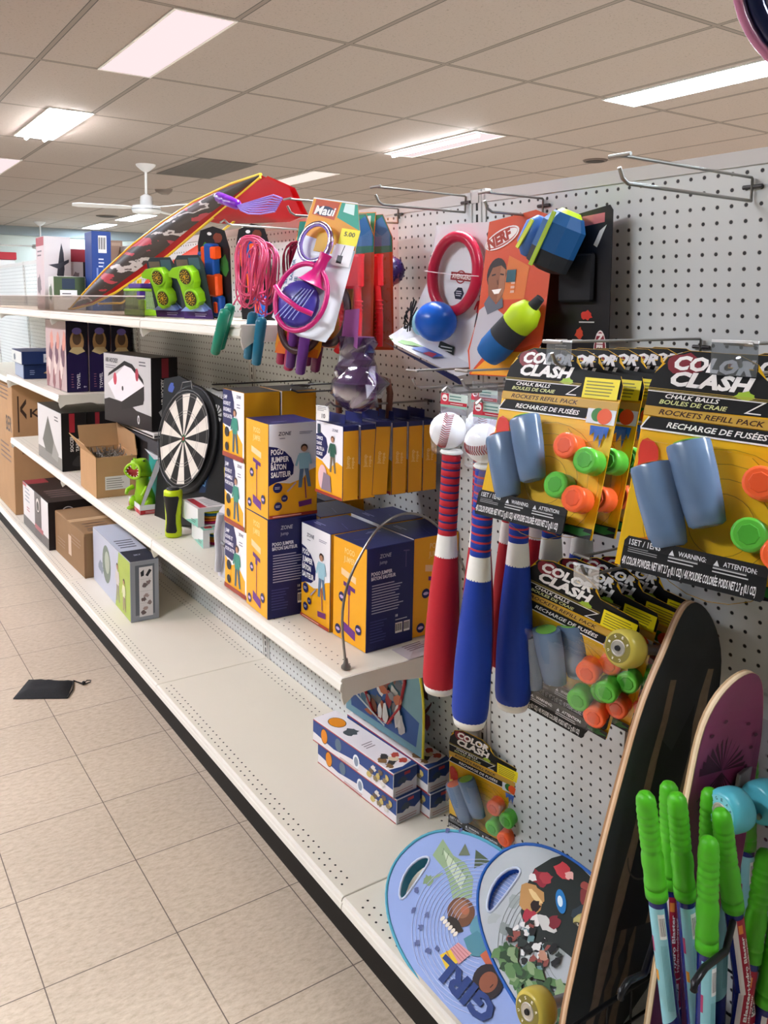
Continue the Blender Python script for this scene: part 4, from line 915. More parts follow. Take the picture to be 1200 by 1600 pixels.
b = MB(); b.T = Matrix.Translation((.066, -.016, .262)) @ Matrix.Rotation(R(30), 4, 'Y'); b.lathe([(.008, -.05), (.026, -.03), (.028, .012), (.014, .03)], ink('#3d66a4', .35), 10); b.box(-.004, -.030, -.04, .004, -.027, .02, ink('#c9d63a', .4)); b.build('blue_fin', t)
b = MB(); b.add([(.040, -.004, .08), (.090, -.004, .13), (.085, -.02, .08), (.05, -.02, .04)], [(0, 1, 2, 3), (3, 2, 1, 0)], ink('#a7c88c', .4)); b.build('paper_wing', t)
# black companion card behind it
t = thing('foam_rocket_toy', 'black toy card with red lettering behind the orange rocket card', 'toy pack', (1.215, 1.085, 1.400), (R(0), R(-1), R(-86)))
b = MB(); o = [(-.09, -.02), (.062, -.02), (.062, .275), (.055, .285), (-.10, .262), (-.11, .10)]; b.prism(o, [], 0, .0015, ink('#1c1a1d', .35), ink('#101012', .5)); f = Face(b, (0, 0, 0), (1, 0, 0), (0, 0, 1))
f.poly([(-.10, .240), (.045, .255), (.045, .272), (-.098, .262)], '#c9707a'); f.poly([(.035, .24), (.05, .25), (.03, .21), (.022, .215)], '#cfd4d6'); f.blob(.012, .085, .012, '#c8342a', .009, 3, .3); f.blob(-.004, .052, .010, '#c8442c', .010, 4, .4)
f.copy(-.005, .070, .030, .076, 1, '#d8d4d2', 2); f.copy(-.02, .036, .012, .042, 1, '#d8d4d2', 3); f.ring(-.045, .03, .0, .001, '#1c1a1d'); f.copy(-.060, .018, -.030, .042, 4, '#dcdcdc', 5)
f.disc(.044, .018, .014, '#e9dcd8', .040); f.disc(.044, .018, .0125, '#7f2430', .037); f.text('NERF', .037, .052, .013, '#efe4e0', .062, -PI / 2, 0, .04)
b.build('backing_card', t)
b = MB(); b.box(-.05, -.012, .11, .03, -.001, .20, ink('#141519', .7), .004); b.build('dark_insert', t)

# --- clear rings toy card at the front of its hook
t = thing('ankle_skip_toy', 'toy card with magenta ring, purple disc and clear loop, nearest on its hook', 'toy pack', (.925, 1.665, 1.425), (R(-14), R(9), R(-62)))
b = MB(); o = [(-.082, .03), (.0, .0), (.075, .0), (.088, .03), (.086, .26), (.060, .325), (-.058, .325), (-.062, .24)]; slot = [(-.01, .31), (.012, .31), (.012, .304), (-.01, .304)]
b.prism(o, [slot], 0, .0015, ink('#dde2e8', .35), ink('#b9b9b9', .5)); f = Face(b, (0, 0, 0), (1, 0, 0), (0, 0, 1))
f.poly([(-.062, .235), (.086, .215), (.086, .262), (.062, .322), (-.057, .322)], '#dd9620'); f.poly([(-.05, .285), (.012, .278), (.016, .320), (-.050, .322)], '#b9491c'); f.disc(-.018, .296, .026, '#1a2a4a', .012); f.text('Maui', -.046, .287, .020, '#f7f5ef', .056, .0, .15, .03)
f.poly([(.018, .285), (.085, .262), (.062, .321), (.02, .321)], '#2f9d86'); f.poly([(.03, .30), (.06, .295), (.055, .32), (.03, .32)], '#cfe8e4'); f.rect(-.02, .20, .03, .245, '#d6a31d')
for k, s in enumerate(('HOOP & SKIP', 'ANNEAU À SAUTER', 'PLAY ALONE')): f.text(s, -.060 + .013 * k, .045, .0075, '#2f6f92', (.10, .13, .09)[k], PI / 2 + .10, 0, .02)
b.build('backing_card', t)
b = MB(); b.box(.040, -.0035, .225, .088, -.0025, .262, ink('#efe51f', .4)); f = Face(b, (.040, -.0035, .225), (1, 0, 0), (0, 0, 1)); f.text('5.00', .010, .020, .010, '#4a4a20', .028); b.box(.036, -.0033, .175, .084, -.0025, .225, ink('#e6e6e8', .4)); f = Face(b, (.036, -.0033, .175), (1, 0, 0), (0, 0, 1)); f.rect(.012, .006, .026, .024, '#2c2f33'); f.line((.020, .024), (.024, .048), .002, '#3c3f44'); b.build('price_sticker', t)
b = MB(); torus(b, (-.008, -.020, .215), .045, .0065, clear_mat('lilac_tube', '#b7a0dd', .25, .1), 30, .040); b.build('clear_loop', t)
b = MB(); torus(b, (-.008, -.022, .215), .041, .0030, ink('#8f78c4', .3), 30, .036); b.build('lilac_cord', t)
mg = gloss('#c2206f', .3)
b = MB(); torus(b, (.0, -.030, .085), .078, .0060, mg, 40, .066); b.build('magenta_ring', t)
b = MB(); b.tube([(-.064, -.045, .095), (-.03, -.062, .075), (.02, -.062, .055), (.052, -.048, .050)], .0060, mg, 8); b.build('magenta_bar', t)
b = MB(); b.lathe([(.036, 0), (.030, .004), (.014, .030), (.012, .060), (.015, .075)], mg, 18, (.018, -.030, .118), (.22, 0, 1)); b.build('magenta_cone', t)
b = MB(); b.sphere((-.010, -.018, .070), .055, gloss('#463f9c', .35), 20, (1, .35, 1)); b.build('purple_disc', t)
b = MB()
for k in range(5): b.tube([(-.05 + .012 * k, -.036, .03), (-.02 + .010 * k, -.040, .07), (.0 + .008 * k, -.036, .105)], .0012, ink('#a8b4e8', .3), 5)
b.build('blue_cords', t)
# orange card behind it
t = thing('ankle_skip_toy', 'orange toy card with a dark loop behind the magenta ring card', 'toy pack', (.985, 1.775, 1.372), (R(-8), R(4), R(-64)))
b = MB(); o = [(-.065, .0), (.06, .0), (.066, .02), (.064, .33), (-.05, .33), (-.07, .02)]; b.prism(o, [], 0, .0015, ink('#d78a20', .35), ink('#a8651a', .5)); f = Face(b, (0, 0, 0), (1, 0, 0), (0, 0, 1)); f.poly([(-.05, .27), (.062, .27), (.063, .328), (-.049, .328)], '#2f9d86'); f.poly([(.0, .29), (.05, .285), (.05, .322), (.01, .318)], '#c8e4e4'); f.poly([(-.068, .0), (.058, .0), (.06, .02), (-.06, .03)], '#d2661c'); b.build('backing_card', t)
b = MB(); torus(b, (.010, -.018, .085), .075, .009, ink('#3a1f22', .4), 34, .060); b.build('dark_loop', t)
b = MB(); torus(b, (.034, -.010, .245), .030, .0035, ink('#7a2a3a', .4), 24, .022); b.build('small_ring', t)
for k in range(2):
    o_ = dup(t, (1.055 + .05 * k, 1.742, 1.392), (R(-3), R(2), R(-74)), 'orange toy card deeper on the hook behind the magenta ring card'); o_['group'] = 'orange toy cards deeper on the hook'
# red flexible pack
def redpack(loc, rot, label):
    t = thing('ribbon_toy_pack', label, 'toy pack', loc, rot)
    b = MB(); o = [(-.055, .0), (.052, .0), (.055, .27), (.03, .325), (-.02, .325), (-.055, .28)]; b.prism(o, [], 0, .0015, ink('#bb4a24', .35), ink('#7b2c18', .5)); f = Face(b, (0, 0, 0), (1, 0, 0), (0, 0, 1)); f.poly([(-.055, .23), (.054, .235), (.054, .27), (.03, .324), (-.02, .324), (-.055, .28)], '#2d7c62'); f.poly([(.005, .25), (.05, .25), (.05, .275), (.028, .32), (.01, .31)], '#3f78b0'); f.poly([(-.03, .14), (.0, .16), (-.01, .09)], '#e2702c'); b.build('backing_card', t)
    b = MB(); rd = gloss('#e8232c', .35); b.tube([(-.035, -.018, .22), (-.045, -.02, .15), (-.020, -.022, .09), (-.015, -.02, .03), (-.04, -.018, .0)], .009, rd); b.tube([(.03, -.018, .23), (.022, -.02, .15), (.028, -.022, .08), (.024, -.02, .01)], .009, rd)
    for k in range(9): b.lathe([(.0095, -.002), (.0112, 0), (.0095, .002)], rd, 10, (.0268 - .0004 * k, -.0212, .12 - .010 * k)); b.lathe([(.0095, -.002), (.0112, 0), (.0095, .002)], rd, 10, (-.019 + .0002 * k, -.0215, .10 - .009 * k))
    b.box(-.045, -.028, .15, .035, -.006, .23, rd, .006)
    b.build('red_tubes', t)
    b = MB(); b.loft([[(-.05, -.001, .005), (.05, -.001, .005), (.05, -.001, .29), (-.05, -.001, .29)], [(-.044, -.040, .01), (.044, -.040, .01), (.044, -.034, .27), (-.044, -.034, .27)]], CLEAR, False, False); b.add([(-.044, -.040, .01), (.044, -.040, .01), (.044, -.034, .27), (-.044, -.034, .27)], [(0, 1, 2, 3)], CLEAR); b.build('clear_blister', t)
    return t
redpack((1.085, 1.672, 1.385), (R(-1), R(-1), R(-70)), 'bright red tube toy pack left of the purple ball')
redpack((1.150, 1.680, 1.388), (R(1), R(-2), R(-64)), 'second bright red tube toy pack, deeper on the hook beside the purple ball')
t = thing('spike_ball_toy', 'dark purple ball toy in clear blister against the pegboard', 'ball toy', (1.205, 1.700, 1.582))
b = MB(); pm = gloss('#281252', .35); b.sphere((0, 0, 0), .037, pm, 22)
for k in range(40):
    z = 1 - 2 * (k + .5) / 40; r_ = math.sqrt(1 - z * z); a = k * 2.4; p = Vector((r_ * math.cos(a), r_ * math.sin(a), z)); b.lathe([(.005, .035), (.0015, .0395)], pm, 6, (0, 0, 0), p)
b.build('ball', t)
b = MB(); b.add([(-.02, .03, .13), (.0, -.03, .13), (.0, -.045, -.16), (-.02, .045, -.16)], [(0, 1, 2, 3)], BAG); b.build('clear_card', t)
# purple bags on the lower hook
t = thing('purple_bagged_toy', 'crumpled purple bag hanging below the red tube toys', 'bagged toy', (1.045, 1.60, 1.325))
b = MB(); r_ = random.Random(5); rings = []
for k, (z, rr_) in enumerate(((-.072, .02), (-.060, .048), (-.035, .062), (-.005, .066), (.020, .050), (.034, .046), (.050, .050), (.066, .044), (.085, .048), (.10, .045))):
    rings.append([((rr_ * (1 + .34 * r_.uniform(-1, 1))) * math.cos(2 * PI * i / 16) * .75, (rr_ * (1 + .34 * r_.uniform(-1, 1))) * math.sin(2 * PI * i / 16), z) for i in range(16)])
b.loft(rings, ink('#4a2856', .3, 0, .5, .4, 40), False); b.build('purple_bag', t)
b = MB(); b.loft([[(p[0] * 1.1, p[1] * 1.1, p[2]) for p in r1_] for r1_ in rings], BAG, True, False); b.build('clear_film', t)
b = MB(); b.add([(-.035, -.055, .075), (-.005, .060, .095), (-.005, .045, .16), (-.03, -.055, .165)], [(0, 1, 2, 3), (3, 2, 1, 0)], ink('#8a4a88', .35)); b.build('bag_header', t)
t = thing('round_handle_toy', 'brown looped toy with a round white label behind the purple bag', 'toy', (1.16, 1.652, 1.285))
b = MB(); b.tube([(0, -.02, -.06), (0, -.026, .0), (0, -.015, .03), (0, .01, .035), (0, .024, .0), (0, .02, -.06)], .008, ink('#6d4030', .4)); b.build('loop', t)
b = MB(); b.lathe([(.02, 0), (.02, .003)], ink('#d8d2d0', .4), 20, (-.012, 0, .006), (-1, 0, 0)); f = Face(b, (-.0152, .015, -.004), (0, -1, 0), (0, 0, 1)); f.copy(.004, 0, .026, .02, 4, '#8a8a90', 2); b.build('round_label', t)
dup(t, (1.09, 1.72, 1.288), (0, 0, R(12)), 'brown looped toy with a red marked round label nearer the purple bag')

# --- skipping ropes
def rope(label, loc, rot, cord, handle, spread=1.0, seed=1, hl=.115, lean=0.0):
    t = thing('skipping_rope', label, 'skipping rope', loc, rot); r_ = random.Random(seed); b = MB(); cm = clear_mat('cord_' + cord, cord, .45, .15); cm = gloss(cord, .25)
    for k in range(11):
        w1 = r_.uniform(.012, .045) * spread; z0 = -.005 - r_.uniform(0, .012); z1 = -.13 - r_.uniform(0, .06); y = r_.uniform(-.012, .010); s = r_.choice((-1, 1)); n = 22
        b.tube([(w1 * math.sin(2 * PI * i / n) * (1 + .2 * math.cos(2 * PI * i / n)) + s * .006, y + .006 * math.sin(6 * PI * i / n), (z0 + z1) / 2 + (z0 - z1) / 2 * math.cos(2 * PI * i / n)) for i in range(n)], .0022, cm, 5, True)
    for s in (-1, 1):
        b.tube([(0, 0, -.06), (s * .012, -.004, -.14), (-.010 + s * .016 + lean * .5, -.005, -.19)], .0022, cm, 5)
    b.build('cord', t)
    for s in (0, 1):
        q = MB(); hm = gloss(handle, .35); x0 = -.030 + .044 * s + lean * (.4 + s); z0 = -.185 - .012 * s; ax = (-.16 + lean * 2, 0, -1)
        q.lathe([(.006, -.006), (.012, -.002), (.014, .006), (.0135, .05), (.0125, .054), (.0135, .058), (.0120, hl - .004), (.008, hl)], hm, 16, (x0, -.008 - .02 * s, z0), ax); q.build('handle', t)
    return t
rope('pink skipping rope with green handles, nearest of the bundle', (.905, 1.865, 1.668), (R(0), R(6), R(-70)), '#d8557a', '#1c7f66', 1.25, 1, lean=-.04)
rope('pink skipping rope with teal blue handle beside the green handles', (.945, 1.872, 1.655), (R(0), R(0), R(-66)), '#cc4f7a', '#226c88', 1.0, 2)
rope('dark red skipping rope behind the pink ones', (1.00, 1.80, 1.655), (0, 0, R(-70)), '#8c1d3c', '#a01f4c', 1.0, 3, .125)
rope('navy blue skipping rope left of the white toy card', (1.00, 1.745, 1.650), (0, 0, R(-64)), '#2a2560', '#5a2a70', .9, 4, .125)
rope('deep purple skipping rope deeper on the hook', (1.07, 1.79, 1.650), (0, 0, R(-70)), '#4a2a66', '#6d2250', 1.0, 5, .125)
t = thing('skipping_rope', 'skipping rope with a bright purple handle lying across the top', 'skipping rope', (.93, 1.90, 1.735))
b = MB(); ax = Vector((.0, -.19, -.050)).normalized(); b.lathe([(.010, 0), (.014, .004), (.0145, .05), (.013, .055), (.0145, .06), (.013, .118), (.008, .124)], gloss('#6c1fa0', .3), 16, (0, .215, .045), ax); b.build('handle', t)
b = MB(); b.lathe([(.001, 0), (.012, .03)], ink('#cfc6da', .4), 12, (0, .245, .055), ax); b.build('end_tip', t)
b = MB()
for k in range(8):
    o_ = (k - 3.5) * .0045; b.tube([(0, .095, .012), (o_ * .5, .06, .006 + o_ * .6), (o_, .0, .002 + o_ * 1.2), (o_ * 1.1, -.07, .0 + o_ * 1.5), (o_ * .6, -.13, -.006 + o_)], .0023, gloss('#8b70c8', .3), 5)
b.build('cord', t)

# ================================================================ goods on the top shelf
def launcher(label, loc, rot, flip=False):
    t = thing('disc_launcher_toy', label, 'toy pack', loc, rot)
    b = MB(); o = [(-.062, 0), (.068, 0), (.066, .17), (.050, .198), (-.040, .198), (-.060, .18)]; b.prism(o, [], 0, .002, ink('#2a333c', .35), ink('#15171a', .5)); f = Face(b, (0, 0, 0), (1, 0, 0), (0, 0, 1)); f.rect(-.05, .165, .0, .185, '#6a5a50'); f.rect(.005, .155, .05, .19, '#3f5866'); f.rect(-.060, .0, .066, .030, '#4a2c6e'); f.copy(-.01, .006, .05, .018, 2, '#cdbfe0', 3); f.poly([(-.05, .03), (.02, .07), (.066, .03)], '#7f9ad8'); b.build('backing_card', t)
    b = MB(); gr = gloss('#7fb814', .35); pts = [(-.012, .045), (.004, .035), (.030, .040), (.050, .060), (.050, .085), (.036, .102), (.044, .120), (.042, .150), (.022, .168), (-.006, .168), (-.040, .165), (-.062, .150), (-.062, .138), (-.028, .132), (-.020, .110)]
    b.prism([(x, z) for x, z in pts], [], -.030, -.002, gr, gr); b.build('green_body', t)
    for x, z in ((.015, .139), (.022, .072)):
        q = MB(); q.lathe([(.030, 0), (.030, .004), (.027, .006)], gr, 22, (x, -.029, z), (0, -1, 0)); q.lathe([(.023, 0), (.023, .002)], ink('#3a3018', .5), 20, (x, -.0352, z), (0, -1, 0)); f = Face(q, (x, -.0375, z), (1, 0, 0), (0, 0, 1)); f.k += .0003
        for k in range(26): a = k * 2.4; r_ = .020 * math.sqrt((k + .5) / 26); f.disc(r_ * math.cos(a), r_ * math.sin(a), .0022, '#c9a51e', n=6); f.k -= .00012
        f.k += .0003; f.disc(0, 0, .005, '#b98a1c'); q.build('disc_wheel', t)
    b = MB(); b.prism([(-.05, .028), (.055, .028), (.045, .042), (.015, .055), (-.02, .045)], [], -.020, -.004, ink('#8aa0d4', .35), ink('#7088c0', .4)); b.build('blue_base', t)
    return t
launcher('green double disc launcher toy, left one of the pair on the top shelf', (.985, 2.640, TOPZ + .001), (R(14), 0, R(-66)))
launcher('green double disc launcher toy, right one of the pair on the top shelf', (1.000, 2.435, TOPZ + .001), (R(14), 0, R(-68)))
def blaster_card(label, loc, rot):
    t = thing('toy_dart_blaster', label, 'toy pack', loc, rot)
    b = MB(); o = [(-.07, 0), (.07, 0), (.07, .22), (.05, .275), (.0, .285), (-.055, .270), (-.07, .23)]; b.prism(o, [], 0, .002, ink('#201f22', .35), ink('#111', .5)); f = Face(b, (0, 0, 0), (1, 0, 0), (0, 0, 1)); f.blob(-.03, .20, .03, '#4a8a2c', .035, 2, .3); f.blob(.045, .17, .02, '#3f7a34', .03, 4, .3); f.blob(0.02, .25, .02, '#7a3a28', .016, 5, .2); f.disc(-.015, .262, .010, '#f0f0f0', .005); b.build('backing_card', t)
    b = MB(); bl, og = gloss('#1c4fa0', .4), gloss('#f0561c', .4)
    b.box(-.012, -.032, .14, .030, -.002, .235, bl, .004); b.box(.018, -.036, .19, .040, -.004, .228, og, .004); b.box(-.028, -.03, .16, -.008, -.004, .225, og, .003); b.box(-.006, -.034, .075, .042, -.003, .145, og, .006); b.box(.012, -.030, .012, .050, -.003, .078, bl, .005); b.box(.022, -.034, .025, .038, -.006, .060, og, .003); b.cyl((-.02, -.018, .20), (-.045, -.018, .20), .008, bl)
    b.build('blaster', t); return t
blaster_card('orange and blue toy dart blaster card behind the green launchers', (1.06, 2.43, TOPZ + .001), (R(8), R(5), R(-70)))
blaster_card('second toy dart blaster card, mostly hidden by the pink ropes', (1.12, 2.26, TOPZ + .001), (R(6), 0, R(-72)))
t = thing('bug_catcher', 'green and purple clear bug catcher box behind the shelf fence', 'toy', (.945, 2.82, TOPZ + .001), (0, 0, R(2)))
b = MB(); b.box(0, 0, 0, .11, .16, .022, gloss('#8fc51e', .4), .003); b.box(0, -.001, .022, .022, .02, .055, gloss('#8fc51e', .4), .002); b.build('green_base', t)
b = MB(); b.box(.003, .02, .022, .107, .157, .085, clear_mat('greenish_clear', '#c9e3b0', .18, .1)); b.build('clear_tank', t)
b = MB()
for k in range(16): b.box(.002, .024 + k * .0082, .022, .003, .0265 + k * .0082, .062, ink('#a7c890', .4))
b.build('ribs', t)
b = MB(); b.box(-.002, -.002, .085, .112, .162, .094, gloss('#9bd42a', .4), .002); b.box(.01, .02, .094, .10, .145, .112, gloss('#4b2a8c', .4), .004); b.box(-.001, .0, .058, .02, .03, .085, gloss('#4b2a8c', .4), .002); b.build('lid', t)
b = MB(); b.tube([(.02, .07, .094), (.02, .07, .122), (.02, .05, .125), (.02, .048, .10)], .005, gloss('#e8d21c', .4)); b.build('yellow_latch', t)

# --- big red fabric bag with yellow piping
t = thing('pop_up_kite_bag', 'long red fabric kite bag with yellow piping leaning across the top shelf', 'kite bag', (1.10, 4.30, TOPZ))
def yz(y, z, x=0.0):
    s = 1.0 if y < 2.9 else max(.845, 1 - .155 * (y - 2.9) / 1.2)      # the low end lies nearer the aisle
    return (x * s + 1.10 * s - 1.10, y * s - 4.30, H + (z - H) * s - TOPZ)
up = [(4.36, 1.452), (4.1, 1.53), (3.75, 1.63), (3.35, 1.725), (3.0, 1.79), (2.7, 1.835), (2.4, 1.86), (2.2, 1.865)]
lo = [(4.30, 1.450), (3.95, 1.478), (3.6, 1.53), (3.25, 1.60), (2.95, 1.665), (2.68, 1.735), (2.42, 1.80), (2.2, 1.858)]
bulge = [0, .02, .035, .045, .05, .045, .03, .005]
def strip(b, u0, u1, mat, dx=0.0, n=5):
    rows = []
    for i in range(len(up)):
        row = []
        for k in range(n + 1):
            s = u0 + (u1 - u0) * k / n; y = up[i][0] * (1 - s) + lo[i][0] * s; z = up[i][1] * (1 - s) + lo[i][1] * s; row.append(yz(y, z, -bulge[i] * math.sin(PI * max(0, min(1, s))) - dx))
        rows.append(row)
    v = [p for r_ in rows for p in r_]; m_ = n + 1; f_ = [(i * m_ + k, i * m_ + k + 1, (i + 1) * m_ + k + 1, (i + 1) * m_ + k) for i in range(len(up) - 1) for k in range(n)]
    b.add(v, f_, mat, True)
RF = ink('#b3161f', .55, 0, 0, .1, 20)
KITE, N_, L_, b_ = new_mat('printed_camouflage_fabric')
tc = N_.new('ShaderNodeTexCoord'); mp = N_.new('ShaderNodeMapping'); mp.inputs['Rotation'].default_value = (.32, 0, 0); mp.inputs['Scale'].default_value = (1, .42, 2.2); nz = N_.new('ShaderNodeTexNoise'); nz.inputs['Scale'].default_value = 7; nz.inputs['Detail'].default_value = 5
cr = N_.new('ShaderNodeValToRGB'); cr.color_ramp.interpolation = 'CONSTANT'; e = cr.color_ramp.elements; e[0].position = 0; e[0].color = rgb('#b9414f'); e[1].position = .40; e[1].color = rgb('#3b3331'); e.new(.53).color = rgb('#c9c2c0'); e.new(.57).color = rgb('#57494a'); e.new(.64).color = rgb('#c23547')
L_.new(tc.outputs['Object'], mp.inputs[0]); L_.new(mp.outputs[0], nz.inputs['Vector']); L_.new(nz.outputs['Fac'], cr.inputs[0]); L_.new(cr.outputs[0], b_.inputs['Base Color'])
b = MB(); strip(b, 0, 1, RF, 0, 8); b.build('red_fabric', t)
b = MB(); strip(b, .20, .88, KITE, .003, 6); b.build('printed_panel', t)
b = MB(); yc = gloss('#e6c22c', .4); b.tube([yz(y, z, -.002) for y, z in up], .005, yc, 6); b.tube([yz(y, z, -.002) for y, z in lo], .005, yc, 6); b.tube([yz(4.36, 1.452), yz(4.40, 1.448), yz(4.30, 1.450)], .005, yc, 6)
b.tube([yz(y + .02, z - .045 if z > 1.5 else z, .03) for y, z in lo[1:-1]], .004, yc, 6); b.build('yellow_piping', t)
b = MB(); v = [yz(2.2, 1.863), yz(2.09, 1.82, .03), yz(2.05, 1.745, .05), yz(2.16, 1.732, .05), yz(2.36, 1.742, .04), yz(2.58, 1.755, .03), yz(2.62, 1.765)]
c_ = yz(2.30, 1.775, -.02); b.add([c_] + v, [(0, i, i + 1) for i in range(1, 7)] + [(0, 7, 1)], RF, True); b.add([(p[0] + .02, p[1], p[2]) for p in [c_] + v], [(0, i + 1, i) for i in range(1, 7)] + [(0, 1, 7)], RF, True); b.build('red_pocket', t)
b = MB(); v = [yz(3.25, 1.60, .03), yz(2.72, 1.70, .03), yz(2.62, 1.66, .03), yz(3.35, 1.555, .03)]; b.add(v, [(0, 1, 2, 3), (3, 2, 1, 0)], ink('#e0421f', .5)); b.build('orange_flap', t)

# --- boxes further along the top shelf
def print_box(name, label, loc, w_, d, h, base, draw, yaw=0.0, rough=.4):
    b = MB(); b.box(0, 0, 0, w_, d, h, ink(base, rough, 0, 0, .03, 12), .0012); draw(*faces(b, w_, d, h)); o = b.build(name, None, loc, (0, 0, yaw)); o['label'] = label; o['category'] = 'box'; return o
def d_drone(A, N_, T_, B_, W_):
    N_.rect(.002, .002, .128, .358, '#e6dfe0'); N_.poly([(.06, .17), (.075, .28), (.085, .33), (.095, .28), (.098, .2), (.09, .14)], '#34343c'); N_.poly([(.02, .22), (.075, .23), (.12, .25), (.12, .235), (.07, .20)], '#44444c')
    A.rect(.002, .002, .168, .358, '#cdbfc0'); A.rect(.002, .315, .168, .358, '#a3303c'); A.copy(.03, .26, .14, .30, 2, '#6a6468', 3); A.blob(.06, .12, .04, '#7a6f72', .05, 3, .3)
print_box('toy_box', 'tall white and red drone box behind the fence at far left', (.965, 4.32, TOPZ + .001), .13, .17, .360, '#e3dcdc', d_drone)
def d_small(A, N_, T_, B_, W_):
    N_.rect(.002, .002, .148, .158, '#d8d8d4'); N_.rect(.002, .07, .148, .158, '#4a5c3c'); N_.rect(.04, .10, .10, .15, '#2c3a4c'); N_.rect(.03, .05, .11, .095, '#e8e8e6'); N_.copy(.04, .06, .10, .085, 2, '#3c3c3c', 4); A.rect(.002, .002, .098, .158, '#d6d8d2'); A.blob(.05, .08, .03, '#5a6a50', .04, 3, .3)
print_box('toy_box', 'small green and white box in front of the drone box', (.955, 4.10, TOPZ + .001), .15, .10, .160, '#cfd2c8', d_small)
print_box('toy_box', 'small olive printed box beside the tall blue box', (1.085, 4.18, TOPZ + .001), .08, .10, .155, '#6a704a', lambda A, N_, T_, B_, W_: (N_.rect(.002, .10, .078, .153, '#c9cbc6'), N_.blob(.04, .05, .025, '#33401f', .04, 2, .3)))
print_box('toy_box', 'small white and dark red box standing behind the olive box', (1.09, 4.34, TOPZ + .001), .10, .12, .305, '#d9cfcf', lambda A, N_, T_, B_, W_: (N_.rect(.002, .24, .098, .303, '#9a2f3c'), N_.rect(.07, .03, .098, .24, '#2c2426'), N_.blob(.035, .15, .02, '#8a7a7c', .04, 2, .3)))
def d_blue(A, N_, T_, B_, W_):
    N_.rect(.002, .002, .088, .368, '#1f3f86'); N_.barcode(.030, .270, .068, .350); N_.copy(.03, .20, .06, .25, 3, '#c9d2e8', 3); N_.rect(.02, .02, .028, .20, '#6f86c0'); N_.rect(.05, .02, .055, .22, '#4a66a8'); W_.rect(.002, .002, .158, .368, '#8a6a58')
print_box('toy_box', 'tall royal blue box with barcode standing on the top shelf', (1.100, 3.96, TOPZ + .001), .085, .16, .370, '#1f3f86', d_blue, R(-4))
print_box('cardboard_box', 'tall brown carton right behind the blue box on the top shelf', (1.200, 4.02, TOPZ + .001), .065, .26, .335, '#8f7362', lambda A, N_, T_, B_, W_: (N_.rect(.01, .31, .055, .325, '#a88c78'),))

# ================================================================ far shelves
def d_tube(A, N_, T_, B_, W_):
    w_, h = .098, .33
    A.rect(.002, .002, .40, h, '#b9a3a0')
    for k in range(12): A.blob(.04 + .03 * k, .05 + .06 * (k % 4), .03, ('#8a5a5c', '#d8c4bc', '#6a4a58', '#c98a7a')[k % 4], .05, k, .3)
    N_.rect(.002, .002, w_ - .002, h - .002, '#241a48'); N_.poly([(.002, .17), (.02, .20), (w_ - .02, .20), (w_ - .002, .17), (w_ - .004, h - .004), (.004, h - .004)], '#1a1424')
    N_.disc(w_ / 2, .235, .032, '#b08a5c', .055); N_.disc(w_ / 2, .25, .02, '#5a4636', .03); N_.poly([(.012, .19), (.05, .175), (.086, .19), (.07, .21), (.03, .21)], '#cdb98a'); N_.disc(w_ / 2, .285, .022, '#6f62a8', .016)
    N_.text('TOWEL', .060, .015, .014, '#e8e4f0', .075, PI / 2); N_.copy(.02, .02, .032, .09, 6, '#8a5a70', 2); N_.text('4+', .075, .02, .009, '#d0cce0', .014); T_.rect(.002, .002, w_ - .002, .40, '#17121f')
pt = print_box('toy_box', 'purple toy box at the aisle edge of the short shelf, first of the three', (.965, 3.93, SH3 + .001), .098, .402, .332, '#1d1630', d_tube)
pcopy(pt, 'second purple toy box beside the one at the aisle edge', (1.068, 3.925, SH3 + .001), R(-1))
pcopy(pt, 'third purple toy box in shade nearest the pegboard', (1.172, 3.92, SH3 + .001), 0, (.98, 1, .98))
def d_flat(A, N_, T_, B_, W_):
    A.rect(.002, .002, .32, .066, '#cfd2cc'); A.blob(.1, .03, .03, '#4a5a62', .02, 3, .3); N_.rect(.002, .002, .238, .066, '#1c2f5e'); N_.rect(.11, .010, .225, .056, '#c9d0da')
    for k in range(5): N_.blob(.13 + .018 * k, .033, .008, '#3a4660', .010, k, .3)
def d_flat2(A, N_, T_, B_, W_): N_.rect(.002, .002, .248, .074, '#1a2c56'); N_.poly([(.10, .03), (.15, .062), (.19, .05), (.14, .02)], '#b49a74'); N_.poly([(.17, .03), (.20, .045), (.235, .03), (.20, .015)], '#b49a74'); N_.copy(.03, .02, .06, .05, 3, '#8a9cc4', 3); A.rect(.002, .002, .30, .074, '#9aa6b8')
print_box('toy_box', 'lower dark blue flat box on the short shelf at far left', (.925, 4.68, SH3 + .001), .25, .32, .076, '#1a2c56', d_flat2, R(-3))
print_box('toy_box', 'upper dark blue flat box with a white end on the short shelf', (.915, 4.67, SH3 + .079), .24, .33, .070, '#1c2f5e', d_flat, R(-2))
def carton(label, loc, w_, d, h, yaw, marks, col='#b08a63'):
    b = MB(); b.box(0, 0, 0, w_, d, h, ink(col, .8, 0, 0, .10, 9), .003); fs = faces(b, w_, d, h); marks(*fs); tp = ink('#c3a27a', .35)
    fs[2].rect(0, d / 2 - .025, w_, d / 2 + .025, tp); fs[2].rect(0, d / 2 - .001, w_, d / 2 + .001, '#5f472e')
    o = b.build('cardboard_box', None, loc, (0, 0, yaw)); o['label'] = label; o['category'] = 'box'; return o
DK = '#3d2c22'
def m_far(A, N_, T_, B_, W_):
    N_.text('|<', .03, .56, .16, DK, .05); N_.text('KESPR', .10, .59, .05, DK, .24); N_.copy(.05, .36, .22, .46, 3, '#7a5c44', 4); N_.copy(.06, .78, .3, .84, 2, '#7a5c44', 5)
    A.text('BER', .30, .50, .09, DK, .17); A.copy(.1, .68, .45, .78, 4, '#6a4c38', 3); A.copy(.1, .3, .45, .42, 4, '#6a4c38', 6)
